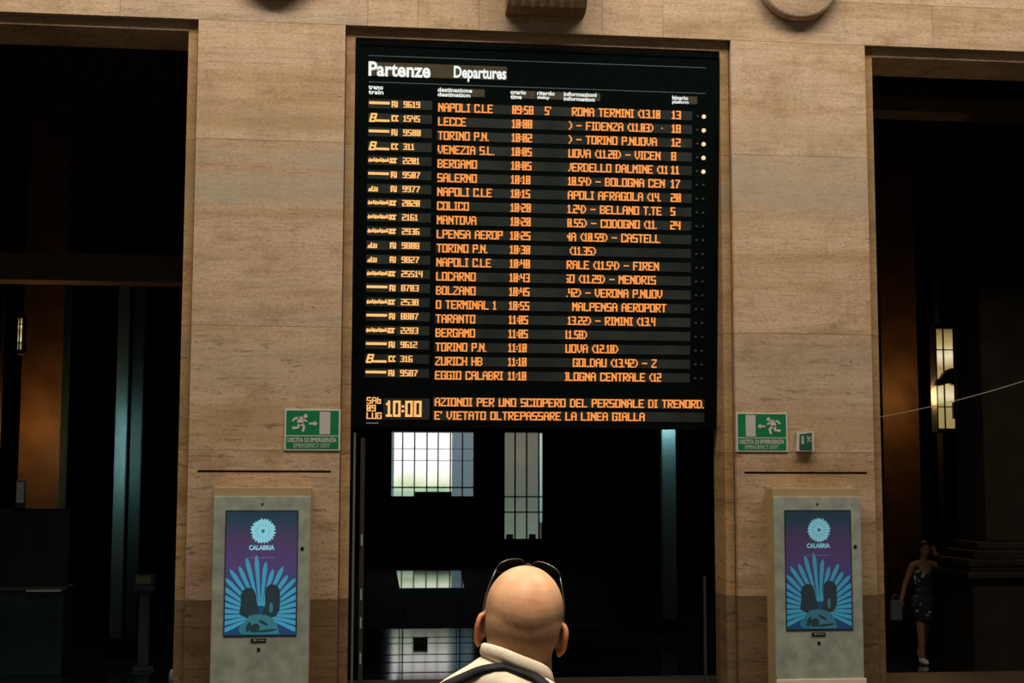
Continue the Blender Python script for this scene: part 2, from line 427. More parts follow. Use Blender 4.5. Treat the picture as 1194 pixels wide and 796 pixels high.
def column(name, x0, x1, y, z0, z1, mat, label, depth=.55, panel=None):
    r = empty(name, ((x0+x1)/2, y+depth/2, -.33), label=label, cat='pillar')
    w = (x1-x0)/2
    mbox('shaft', mat, r, -w, w, -depth/2, depth/2, .25, z1+.33, bevel=.015)
    bm = bmesh.new()
    box(bm, -w-.05, w+.05, -depth/2-.05, depth/2+.05, 0, .18, bevel=.01)
    box(bm, -w-.025, w+.025, -depth/2-.025, depth/2+.025, .18, .26, bevel=.02)
    from_bm('base', bm, M['dark_stone'], r)
    return r
column('marble_pillar', -4.42, -3.87, 6.0, 0, 7.5, M['amber_stone'], 'amber lit marble pillar in the left doorway beside a narrow lamp')
column('marble_pillar', 7.90, 8.46, 6.0, 0, 7.5, M['amber_stone'], 'amber lit marble pillar in the right doorway left of the tall lantern')
r = column('steel_pillar', -3.14, -2.98, 6.0, 0, 5.0, M['teal_metal'], 'satin steel post with a teal sheen in the left doorway', depth=.12)
r = column('steel_pillar', -2.94, -2.78, 6.05, 0, 5.0, plain('dim_steel', (.012, .022, .022), .6, spec=.1), 'darker slim post just right of the teal one in the left doorway', depth=.12)
r = column('steel_pillar', 5.02, 5.25, 8.0, 0, 5.5, M['teal_metal'], 'steel post catching pale teal light below the right end of the board', depth=.15)

# tall lanterns
def lantern(x0, x1, y, z0, z1, label, sil=True):
    r = empty('wall_lantern', ((x0+x1)/2, y, z0), label=label, cat='lantern', group=None)
    w = (x1-x0)/2; h = z1-z0
    m = ramp_mat('lantern_glass', [(0, (.34, .26, .10)), (.22, (.42, .33, .13)), (.33, (.95, .80, .48)), (.44, (.62, .47, .2)), (.60, (.42, .28, .11)), (.73, (.95, .82, .52)), (.86, (.5, .36, .13)), (1, (.16, .10, .035))], .85, 'Z', 0, h, blotch=.10, scale=5)
    d = .09
    for a, b in ((-w, -w*.22), (-w*.10, w)):
        for q0, q1 in ((.01, .215*h), (.225*h, .78*h), (.79*h, h-.01)):
            mbox('glass_panel', m, r, a+.004, b-.004, -d, -d+.012, q0, q1)
    bm = bmesh.new()
    for x in (-w, -w*.16, w): box(bm, x-.010, x+.010, -d-.01, d, -.01, h+.01)
    for z in (0, .22*h, .785*h, h): box(bm, -w, w, -d-.008, -d+.004, z-.008, z+.008)
    box(bm, -w-.01, w+.01, -d-.02, d, h, h+.05, bevel=.01); box(bm, -w-.01, w+.01, -d-.02, d, -.05, 0, bevel=.01)
    box(bm, -w, w, d-.02, d, 0, h)
    from_bm('lantern_frame', bm, M['black'], r)
    if sil:
        bm = bmesh.new()
        prism(bm, [(-.19, .425*h), (-.14, .42*h), (-.08, .43*h), (-.02, .445*h), (.03, .45*h), (.08, .43*h), (w+.02, .435*h), (w+.04, .49*h), (w+.03, .545*h), (.11, .585*h), (.06, .60*h), (.0, .585*h), (-.06, .55*h), (-.11, .50*h), (-.17, .46*h)], -d-.10, -d-.015)
        from_bm('scroll_bracket', bm, M['black'], r)
        mbox('switch_box', M['black'], r, .075, w+.02, -d-.07, -d-.012, .10*h, .265*h, bevel=.01)
    return r
# the lanterns hang on dark uprights
for (x, nm) in ((8.52, 'dark post carrying the tall lantern in the right doorway'), (-4.60, 'dark post carrying the narrow lamp at the left edge')):
    r = empty('lamp_post', (x, 5.2, -.33), label=nm, cat='post')
    mbox('shaft', M['dark_stone'], r, -.10, .10, -.10, .10, .12, 5.6, bevel=.01)
    mbox('base', M['dark_stone'], r, -.16, .16, -.16, .16, 0, .14, bevel=.02)
lantern(8.27, 8.53, 5.0, 2.81, 4.23, 'tall glowing lantern with dark bracket silhouette in the right doorway')
lantern(-4.25, -4.18, 5.0, 3.76, 4.19, 'narrow yellow lamp left of the amber pillar in the left doorway', sil=False)

# ticket validator in the left doorway
r = empty('ticket_validator', (-2.50, 4.68, -.33), label='teal ticket validator post with a boxy head in the left doorway', cat='ticket machine')
M['validator'] = plain('validator_teal', (.03, .055, .055), .45, spec=.3)
mbox('post', M['validator'], r, -.065, .065, -.05, .05, .04, 1.0, bevel=.01)
mbox('foot', M['validator'], r, -.12, .12, -.10, .10, 0, .04, bevel=.008)
mbox('head', M['validator'], r, -.13, .12, -.09, .09, .99, 1.20, bevel=.02)
mbox('display', plain('validator_face', (.13, .14, .10), .4), r, -.10, .08, -.098, -.088, 1.09, 1.18)
mbox('tray', M['validator'], r, -.10, .15, -.14, -.08, 1.02, 1.05, bevel=.005)
# counter of the left doorway
r = empty('glass_counter', (-4.15, 4.55, -.33), label='low teal glass counter at the foot of the amber pillar, left doorway', cat='counter')
M['teal_glass'] = plain('teal_glass', (.010, .024, .024), .25, spec=.3, noise=.4, scale=2)
mbox('body', M['teal_glass'], r, -.75, .72, -.30, .30, 0, 1.04, bevel=.01)
mbox('top', M['alu_dark'], r, -.78, .75, -.34, .34, 1.04, 1.08, bevel=.008)
mbox('upper_glass', M['teal_glass'], r, -.74, .71, -.02, .02, 1.08, 2.05, bevel=.006)
mbox('handle_rail', M['line_pale'], r, .28, .70, -.37, -.345, 1.03, 1.05)
o = mbox('pale_reflection', plain('reflection_pale', (.75, .85, .80), .5), r, .05, .14, -.035, -.024, 2.12, 2.38); o['label'] = 'pale reflection drawn as a small card'  # a pale reflection, put into the light colour of a small card
mbox('reflection_holder', M['alu_dark'], r, .035, .155, -.02, .02, 2.0, 2.40, bevel=.004)

# low glossy counter seen through the centre doorway
r = empty('low_table', (1.36, 7.9, -.33), label='low table with a mirror-like top below the bright window, centre opening', cat='table')
M['mirror'] = plain('polished_top', (.03, .05, .055), .05, metal=.85, noise=.1, scale=1)
M['mirror'].node_tree.nodes['Principled BSDF'].inputs['Metallic'].default_value = .0
M['mirror'].node_tree.nodes['Principled BSDF'].inputs['Specular IOR Level'].default_value = 1.0
M['mirror'].node_tree.nodes['Principled BSDF'].inputs['IOR'].default_value = 1.9
bm = bmesh.new()
prism_pts = [(-.55, -1.95), (.35, -1.95), (.62, 1.95), (-.45, 1.95)]
def slab(bm, pts, z0, z1):
    a = [bm.verts.new((x, y, z0)) for x, y in pts]; b = [bm.verts.new((x, y, z1)) for x, y in pts]
    bm.faces.new(a); bm.faces.new(b); n = len(pts)
    for i in range(n): bm.faces.new((a[i], a[(i+1) % n], b[(i+1) % n], b[i]))
    bmesh.ops.recalc_face_normals(bm, faces=bm.faces[:])
slab(bm, prism_pts, .904, .916); from_bm('top', bm, M['mirror'], r)
bm = bmesh.new(); slab(bm, [(x*.99, y*.995) for x, y in prism_pts], .82, .903); from_bm('fascia', bm, plain('fascia_blue', (.012, .13, .19), .5, spec=.2), r)
for x, y in ((-.50, -1.85), (.30, -1.85), (.55, 1.85), (-.40, 1.85)): mbox('leg', M['black'], r, x-.008, x+.008, y-.008, y+.008, 0, .82, bevel=.002)

r = empty('floor_box', (1.17, 7.1, -.33), label='small grey green box on the shining floor left of the man', cat='box')
mbox('body', plain('grey_green', (.05, .075, .06), .6), r, -.11, .10, -.06, .06, .0, .10, bevel=.006)
mbox('lid', plain('grey_green_lid', (.06, .085, .07), .6), r, -.115, .105, -.065, .065, .10, .112, bevel=.004)

# aluminium door posts at the edges of the centre opening
for x, lab, mt in ((.114, 'slim grey metal door post at the left edge of the centre opening', M['alu']), (3.716, 'slim dark metal door post at the right side of the centre opening', M['alu_dark'])):
    r = empty('door_post', (x, .3, 0), label=lab, cat='door post')
    mbox('profile', mt, r, -.011, .011, -.02, .02, .012, 2.55 if x < 1 else 1.1, bevel=.003)
    mbox('foot_plate', mt, r, -.03, .03, -.035, .035, 0, .012, bevel=.002)
    if x < 1:
        for z in (.25, .60, .88, 1.42):
            mbox('hinge', M['line_pale'], r, .075, .09, -.01, .01, z, z+.11)
        mbox('inner_profile', M['alu_dark'], r, .06, .105, .0, .05, .012, 2.5, bevel=.003)
# bollard at the left doorway
r = empty('bollard', (-1.67, .62, 0), label='short pale bollard at the bottom right corner of the left doorway', cat='bollard')
bm = bmesh.new(); lathe(bm, [(.035, 0), (.035, .12), (.028, .165), (.012, .185)], (0, 0, 0), seg=16); from_bm('post', bm, plain('bollard_pale', (.20, .22, .20), .5), r, True)
mbox('foot_plate', M['alu_dark'], r, -.05, .05, -.05, .05, -.0, .008, bevel=.002)
# slim rod in the right doorway
r = empty('barrier_rod', (7.925, 3.5, -.33), label='thin vertical metal rod standing in the right doorway', cat='rod')
bm = bmesh.new(); tube(bm, [(0, 0, .02), (-.005, 0, 2.2), (.01, 0, 3.95)], .008, 8); from_bm('rod', bm, M['alu_dark'], r, True)
bm = bmesh.new(); lathe(bm, [(.06, 0), (.06, .012), (.02, .03)], (0, 0, 0), seg=20); from_bm('foot', bm, M['alu_dark'], r)
# pillar with a moulded plinth at the right edge
r = empty('stone_pillar', (8.12, 2.25, -.33), label='dark stone pillar on a moulded plinth at the right edge', cat='pillar')
mbox('shaft', M['plinth_stone'], r, -.60, .8, -.36, .36, 1.70, 7.9, bevel=.02)
mbox('plinth', M['dark_stone'], r, -.83, 1.0, -.45, .45, 0, 1.28, bevel=.01)
bm = bmesh.new()
for q0, q1, e in ((1.28, 1.36, .07), (1.36, 1.42, .03), (1.42, 1.50, .05), (1.50, 1.60, -.05), (1.60, 1.70, -.12)):
    box(bm, -.83-e, 1.0+e, -.45-e*.7, .45+e*.7, q0, q1, bevel=.015)
from_bm('base_moulding', bm, M['plinth_stone'], r)
# the slack cable
bm = bmesh.new()
pts = []
for k in range(25):
    t = k/24; x = 5.60 + t*2.6
    pts.append((x, .9, 2.735 + .62*t*t*.45 + .40*t))
tube(bm, pts, .004, 6)
tag(from_bm('cable', bm, plain('cable_tan', (.30, .26, .18), .6)), 'thin pale cable sagging across the right doorway above the woman', 'cable')

# ------------------------------------------------------------------ departure board
TH = math.atan(.08); CT = math.cos(TH)
BZ = 2.605
board = empty('departure_board', (1.9775, .05 + .08*(6.56-BZ), BZ), (TH, 0, 0), label='large black departure board with orange lettering filling the centre opening', cat='departure board')
HB = (6.555-BZ)/CT
def bx_(X): return X-1.9775
def bz_(Z): return (Z-BZ)/CT
def bbox(name, mat, parent, X0, X1, Z0, Z1, f=-.003, b=0.0, bevel=0):
    return mbox(name, mat, parent, bx_(X0), bx_(X1), f, b, bz_(Z0), bz_(Z1), bevel=bevel)
bb = bmesh.new(); box(bb, bx_(.076), bx_(3.876), .012, .12, 0.0, HB-.02)
from_bm('housing', bb, M['black_gloss'], board)
bbox('front_glass', M['black_gloss'], board, .11, 3.845, BZ+.03, 6.50, 0, .012)
fr = bmesh.new()
for a in ((.076, .11, BZ, 6.54), (3.845, 3.876, BZ, 6.54), (.11, 3.845, BZ, BZ+.03), (.11, 3.845, 6.50, 6.54)):
    box(fr, bx_(a[0]), bx_(a[1]), -.008, .012, bz_(a[2]), bz_(a[3]), bevel=.002)
from_bm('frame', fr, M['black_gloss'], board)

FONT = {
'o': "1111 1001 1001 1001 1001 1001 1111",
'A': "01110 10001 10001 11111 10001 10001 10001", 'B': "11110 10001 10001 11110 10001 10001 11110",
'C': "11111 10001 10000 10000 10000 10001 11111", 'D': "11110 10001 10001 10001 10001 10001 11110",
'E': "11111 10000 10000 11110 10000 10000 11111", 'F': "11111 10000 10000 11110 10000 10000 10000",
'G': "11111 10001 10000 10011 10001 10001 11111", 'H': "10001 10001 10001 11111 10001 10001 10001",
'I': "111 010 010 010 010 010 111", 'K': "10001 10010 10100 11000 10100 10010 10001", 'J': "00111 00010 00010 00010 10010 10010 01100",
'L': "10000 10000 10000 10000 10000 10000 11111", 'M': "10001 11011 11111 10101 10001 10001 10001",
'N': "10001 11001 11101 10111 10011 10001 10001", 'O': "11111 10001 10001 10001 10001 10001 11111",
'P': "11111 10001 10001 11111 10000 10000 10000", 'R': "11111 10001 10001 11110 10100 10010 10001",
'S': "11111 10000 10000 11111 00001 00001 11111", 'T': "11111 00100 00100 00100 00100 00100 00100",
'U': "10001 10001 10001 10001 10001 10001 11111", 'V': "10001 10001 10001 10001 10001 01010 00100",
'Z': "11111 00001 00010 00100 01000 10000 11111", ' ': "000 000 000 000 000 000 000",
'0': "1111 1001 1011 1011 1101 1001 1111", '1': "010 110 010 010 010 010 111",
'2': "1111 0001 0001 1111 1000 1000 1111", '3': "1111 0001 0001 0111 0001 0001 1111",
'4': "1001 1001 1001 1111 0001 0001 0001", '5': "1111 1000 1000 1111 0001 0001 1111",
'6': "1111 1000 1000 1111 1001 1001 1111", '7': "1111 0001 0010 0010 0100 0100 0100",
'8': "1111 1001 1001 1111 1001 1001 1111", '9': "1111 1001 1001 1111 0001 0001 1111",
'(': "001 010 100 100 100 010 001", ')': "100 010 001 001 001 010 100", '.': "0 0 0 0 0 0 1",
':': "0 0 1 0 1 0 0", '-': "00000 00000 00000 11111 00000 00000 00000", "'": "1 1 0 0 0 0 0",
'|': "0 0 0 1 0 0 0", 'a': "0000 0000 1111 0001 1111 1001 1111", 'b': "1000 1000 1111 1001 1001 1001 1111", 'u': "0000 0000 1001 1001 1001 1001 1111", 'g': "0000 1111 1001 1001 1111 0001 1111",
}
def led(name, s, X0, Zc, h, unit, parent, mat, clip=None, skip=0, bold=.85, f=-.007):
    """LED matrix lettering: seven rows of lit cells, merged along each row"""
    bm = bmesh.new(); u = 0; rowh = h/7
    cols = []
    for ch in s:
        g = FONT[ch].split(); wdt = len(g[0])
        for cc in range(wdt): cols.append([g[rr][cc] == '1' for rr in range(7)])
        cols.append([False]*7)
    cols = cols[skip:]
    if clip: cols = cols[:max(0, int((clip-X0)/unit))]
    for rr in range(7):
        k = 0
        while k < len(cols):
            if cols[k][rr]:
                j = k
                while j+1 < len(cols) and cols[j+1][rr]: j += 1
                x0 = X0 + k*unit - unit*bold/2 + unit*.2; x1 = X0 + (j+1)*unit + unit*bold/2 - unit*.2
                zt = Zc + h/2 - rr*rowh
                box(bm, bx_(x0), bx_(x1), f, f+.004, bz_(zt-rowh*.97), bz_(zt-rowh*.03))
                k = j+1
            else: k += 1
    if not bm.verts:
        bm.free(); return None
    return from_bm(name, bm, mat, parent)

ROWS = [
('a','9619','NAPOLI C.LE','09:58',"5'",(.03,'ROMA TERMINI (13.10',0),'13'),
('e','1545','LECCE','10:00','',(0,') - FIDENZA (11.03)  |',0),'18'),
('a','9500','TORINO P.N.','10:02','',(0,') - TORINO P.NUOVA',0),'12'),
('e','311','VENEZIA S.L.','10:05','',(0,'UOVA (11.28) - VICEN',0),'8'),
('w','2201','BERGAMO','10:05','',(0,'VERDELLO DALMINE (11',2),'11'),
('a','9507','SALERNO','10:10','',(0,'10.54) - BOLOGNA CEN',0),'17'),
('i','9977','NAPOLI C.LE','10:15','',(0,'APOLI AFRAGOLA (14.',0),'20'),
('w','2020','COLICO','10:20','',(0,'1.24) - BELLANO T.TE',0),'5'),
('w','2161','MANTOVA','10:20','',(0,'0.55) - CODOGNO (11.',0),'24'),
('w','2936','LPENSA AEROP','10:25','',(0,'NA (10.59) - CASTELL',2),''),
('i','9808','TORINO P.N.','10:30','',(.03,'(11.35)',0),''),
('i','9827','NAPOLI C.LE','10:40','',(0,'RALE (11.54) - FIREN',0),''),
('w','25514','LOCARNO','10:43','',(0,'SO (11.29) - MENDRIS',3),''),
('a','8703','BOLZANO','10:45','',(0,'.42) - VERONA P.NUOV',0),''),
('w','2538','O TERMINAL 1','10:55','',(.065,'MALPENSA AEROPORT',0),''),
('a','8807','TARANTO','11:05','',(.02,'13.22) - RIMINI (13.4',0),''),
('w','2283','BERGAMO','11:05','',(0,'11.58)',1),''),
('a','9612','TORINO P.N.','11:10','',(0,'UOVA (12.10)',0),''),
('e','316','ZURICH HB','11:10','',(.08,'GOLDAU (13.42) - Z',0),''),
('a','9587','EGGIO CALABRI','11:10','',(0,'OLOGNA CENTRALE (12',3),''),
]
def icon(kind, Zc, parent):
    bm = bmesh.new()
    def bar(x0, x1, z0, z1, sh=0):
        pts = [(bx_(x0), bz_(Zc+z0)), (bx_(x1), bz_(Zc+z0)), (bx_(x1)+sh, bz_(Zc+z1)), (bx_(x0)+sh, bz_(Zc+z1))]
        prism(bm, pts, -.007, -.003)
    if kind == 'a':
        bar(.215, .425, -.006, .020)
    elif kind == 'e':
        bar(.215, .235, -.04, .045, .022); bar(.218, .275, -.045, -.028); bar(.232, .285, -.006, .010); bar(.240, .298, .028, .045); bar(.265, .282, -.04, .04, .018)
        bar(.285, .425, -.040, -.018)
    elif kind == 'w':
        for k in range(9):
            x = .218 + k*.023
            bar(x, x+.015, -.022 + .004*(k % 3), .024 - .006*((k+1) % 3), .004)
        bar(.215, .43, -.014, .002)
    else:
        bar(.215, .235, -.03, .0, .012); bar(.222, .315, -.032, -.020); bar(.245, .262, -.02, .022, .006); bar(.272, .288, -.02, .016, .006); bar(.298, .315, -.02, .012)
    if kind == 'w':
        bar(.43, .50, -.028, -.012); bar(.43, .505, .008, .024, .002); bar(.44, .46, -.02, .02); bar(.475, .49, -.02, .02)
    elif kind in 'ai':
        bar(.445, .46, -.033, .030); bar(.445, .482, .014, .030); bar(.474, .487, -.033, .030); bar(.495, .508, -.033, .030); bar(.445, .485, -.012, .0); bar(.48, .508, -.033, -.018)
    else:
        bar(.445, .46, -.033, .030); bar(.445, .482, .014, .030); bar(.445, .482, -.033, -.018); bar(.49, .515, .014, .030); bar(.487, .50, -.033, .030); bar(.49, .515, -.033, -.018)
    return bm
for i, (ic, num, dest, tm, dl, inf, plat) in enumerate(ROWS):
    Zc = 5.888 - i*.14435
    lef = .014*i/19                      # the left column of strips sits a touch inwards lower down
    s0 = bbox('display_strip', M['strip'], board, .207, .508, Zc-.030, Zc+.062)
    from_bm('train_symbol', icon(ic, Zc+.018, s0), M['led_bright'], s0)
    s1 = bbox('display_strip', M['strip'], board, .518, .86, Zc-.030, Zc+.062)
    led('lettering', num, .568, Zc+.018, .064, .0092, s1, M['led_bright'], bold=.9)
    s2 = bbox('display_strip', M['strip'], board, .915, 3.59, Zc-.050, Zc+.044)
    h = .088; mt = M['led']
    led('lettering', dest, .925, Zc, h, .0098, s2, mt, clip=1.63)
    led('lettering', tm, 1.69 - lef, Zc, h, .0103, s2, mt)
    if dl: led('lettering', dl, 2.03, Zc, h, .0103, s2, mt)
    led('lettering', inf[1], 2.285 + inf[0] - lef, Zc, h, .0100, s2, mt, clip=3.335, skip=inf[2])
    if plat: led('lettering', plat, 3.375 - lef, Zc, h, .0115, s2, mt)
    for X, on in ((3.648, False), (3.716, i < 5)):
        bm = bmesh.new(); lathe(bm, [(.022 if on else .013, 0), (.022 if on else .013, -.008), (.008, -.014)], (bx_(X), 0, bz_(Zc-.008)), axis='Y', seg=14)
        o = from_bm('indicator_lamp', bm, M['led_white'] if on else M['dim_led'], board)
        if on: o['label'] = 'lit round indicator lamp'
# header
hd = bbox('header_panel', M['beige_strip'], board, .20, 1.63, 6.19, 6.33)
text_obj('lettering', 'Partenze', bx_(.205), bx_(.838), bz_(6.185), bz_(6.335), -.004, M['white_lit'], hd, bold=.03)
text_obj('lettering', 'Departures', bx_(1.078), bx_(1.622), bz_(6.160), bz_(6.320), -.004, M['white_lit'], hd, bold=.03)
for X0, X1, t1, t2, Xe in ((.207, .368, 'treno', 'train', 0), (.915, 1.27, 'destinazione', 'destination', 1.40), (1.668, 1.83, 'orario', 'time', 1.93), (1.945, 2.13, 'ritardo', 'delay', 2.22), (2.225, 2.57, 'informazioni', 'information', 2.61), (3.375, 3.56, 'binario', 'platform', 3.645)):
    p = bbox('column_heading', M['beige_strip'] if Xe else M['black_gloss'], board, X0, Xe or X1, 6.008, 6.088)
    text_obj('lettering', t1, bx_(X0), bx_(X0+(X1-X0)*(.92 if len(t1) <= len(t2) else 1)), bz_(6.048), bz_(6.091), -.004, M['white_lit'], p, bold=.03)
    text_obj('lettering', t2, bx_(X0), bx_(X0+(X1-X0)*(.72 if t2 == 'time' or t2 == 'delay' else .95)), bz_(6.000), bz_(6.042), -.004, M['white_lit'], p, bold=.03)
for Z in (6.395, 6.125): bbox('rule_line', M['line_grey'], board, .205, 3.735, Z-.0035, Z+.0035)
# clock, date and scrolling messages
ck = bbox('clock_panel', M['strip'], board, .40, .87, 2.69, 2.905)
led('lettering', '1o:oo', .43, 2.80, .165, .0178, ck, M['led_bright'], bold=.75)
dp = bbox('date_panel', M['black_gloss'], board, .22, .35, 2.68, 2.93)
for t, z in (('SAb', 2.882), ('09', 2.805), ('LUG', 2.728)):
    led('lettering', t, .232, z, .066, .0088 if t != '09' else .0098, dp, M['led_bright'], bold=.7)
bbox('rule_line', M['line_pale'], board, .225, .355, 2.648, 2.658)
for t, z, X1 in (('AZIONOI PER UNO SCIOPERO DEL PERSONALE DI TRENORD.', 2.872, 3.74), ("E' VIETATO OLTREPASSARE LA LINEA GIALLA", 2.735, 3.11)):
    p = bbox('message_strip', M['strip'], board, .905, 3.75, z-.05, z+.05)
    n = sum(len(FONT[c].split()[0])+1 for c in t)-1
    led('lettering', t, .925, z, .086, (X1-.925)/n, p, M['led'])

# ------------------------------------------------------------------ emergency exit signs
def running_man(bm, cx, cz, s, d, y0, y1):
    """pictogram figure running towards d (+1 right, -1 left), height s"""
    def P(pts): prism(bm, [(cx+d*x*s, cz+z*s) for x, z in (pts if d > 0 else pts[::-1])], y0, y1)
    n = 12; P([(.26+.115*math.cos(2*PI*k/n), .40+.115*math.sin(2*PI*k/n)) for k in range(n)][::-1] if False else [(.26+.115*math.cos(2*PI*k/n), .40+.115*math.sin(2*PI*k/n)) for k in range(n)])
    P([(-.16, .30), (-.20, .06), (-.10, -.08), (.12, -.02), (.16, .16), (.12, .34), (0, .38)])        # torso
    P([(-.42, .26), (-.30, .34), (-.05, .34), (-.10, .22), (-.28, .22), (-.42, .08), (-.50, .12)])    # rear arm
    P([(.08, .26), (.18, .12), (.34, .04), (.38, .13), (.24, .20), (.14, .32)])                        # fore arm
    P([(-.14, .02), (.10, .02), (.26, -.18), (.20, -.46), (.10, -.50), (.06, -.46), (.12, -.20), (-.02, -.12)])   # fore leg
    P([(-.18, .04), (.0, -.06), (-.10, -.30), (-.42, -.36), (-.50, -.26), (-.44, -.20), (-.20, -.20)])  # rear leg
def exit_sign(x0, x1, z0, z1, d, label, name='exit_sign'):
    r = empty(name, ((x0+x1)/2, 0, (z0+z1)/2), label=label, cat='exit sign', group='green emergency exit signs on the piers')
    w = (x1-x0)/2; h = (z1-z0)/2
    mbox('panel', M['cream'], r, -w, w, -.012, -.0005, -h, h, bevel=.002)
    b = .018
    g = mbox('green_field', M['green'], r, -w+b, w-b, -.0135, -.011, -h*.28+.006, h-b*.8)
    mbox('green_field', M['green'], r, -w+b, w-b, -.0135, -.011, -h+b*.8, -h*.28-.006)
    dx = w*.44*d
    mbox('door_symbol', M['pale_pink'], r, dx-w*.19, dx+w*.19, -.016, -.013, -h*.22, h-b*1.4)
    bm = bmesh.new(); running_man(bm, -w*.42*d, h*.32, h*.86, d, -.016, -.013)
    bmesh.ops.recalc_face_normals(bm, faces=bm.faces[:])
    from_bm('running_figure', bm, M['cream'], r)
    bm = bmesh.new(); a = [(-.5, .12), (-.5, -.12), (.1, -.12), (.1, -.32), (.55, 0), (.1, .32), (.1, .12)]
    s = w*.30
    pts = [(w*.02*d + d*x*s, h*.30 + z*s) for x, z in a]
    prism(bm, pts, -.016, -.013); bmesh.ops.recalc_face_normals(bm, faces=bm.faces[:])
    from_bm('arrow', bm, M['cream'], r)
    text_obj('lettering', 'USCITA DI EMERGENZA', -w*.88, w*.86, -h*.60, -h*.38, -.0135, M['cream'], r, bold=.03)
    text_obj('lettering', 'EMERGENCY EXIT', -w*.66, w*.62, -h*.86, -h*.66, -.0135, M['cream'], r, bold=.0)
exit_sign(-.579, -.03, 2.363, 2.770, 1, 'green emergency exit sign with running figure and arrow pointing right, left pier')
exit_sign(3.986, 4.529, 2.370, 2.770, -1, 'green emergency exit sign with arrow pointing left, beside a small projecting sign')
# the small projecting sign (three-sided, seen edge on)
r = empty('projecting_exit_sign', (4.70, -.01, 2.47), label='small faded green exit sign jutting from the right pier', cat='exit sign')
mbox('bracket', M['concrete'], r, -.085, .085, -.012, .0095, -.10, .10, bevel=.002)
bm = bmesh.new(); prism(bm, [(-.095, -.092), (.09, -.095), (.088, .112), (-.085, .085)], -.05, -.015)
bmesh.ops.recalc_face_normals(bm, faces=bm.faces[:]); from_bm('panel', bm, M['cream'], r)
bm = bmesh.new(); prism(bm, [(-.068, -.078), (.068, -.082), (.066, .098), (-.062, .078)], -.054, -.049)
bmesh.ops.recalc_face_normals(bm, faces=bm.faces[:]); from_bm('green_field', bm, plain('faded_green', (.012, .085, .05), .5), r)
mbox('door_symbol', M['concrete'], r, -.045, -.018, -.057, -.053, -.02, .065)
bm = bmesh.new(); running_man(bm, .035, .03, .07, -1, -.057, -.053); bmesh.ops.recalc_face_normals(bm, faces=bm.faces[:]); from_bm('running_figure', bm, M['concrete'], r)

# ------------------------------------------------------------------ advertising totems
def ellipse_pts(cx, cz, rx, rz, ang=0, n=20):
    out = []
    for k in range(n):
        a = 2*PI*k/n; x, z = rx*math.cos(a), rz*math.sin(a)
        out.append((cx + x*math.cos(ang) - z*math.sin(ang), cz + x*math.sin(ang) + z*math.cos(ang)))
    return out
def clip_poly(pts, x0, x1, z0, z1):
    def c(ps, ins, cut):
        o = []
        for i in range(len(ps)):
            a, b = ps[i-1], ps[i]
            if ins(b):
                if not ins(a): o.append(cut(a, b))
                o.append(b)
            elif ins(a): o.append(cut(a, b))
        return o
    for ax, lim, sg in ((0, x0, 1), (0, x1, -1), (1, z0, 1), (1, z1, -1)):
        def ins(p): return sg*(p[ax]-lim) >= 0
        def cut(a, b):
            t = (lim-a[ax])/(b[ax]-a[ax]); return (a[0]+t*(b[0]-a[0]), a[1]+t*(b[1]-a[1]))
        pts = c(pts, ins, cut)
        if len(pts) < 3: return []
    return pts
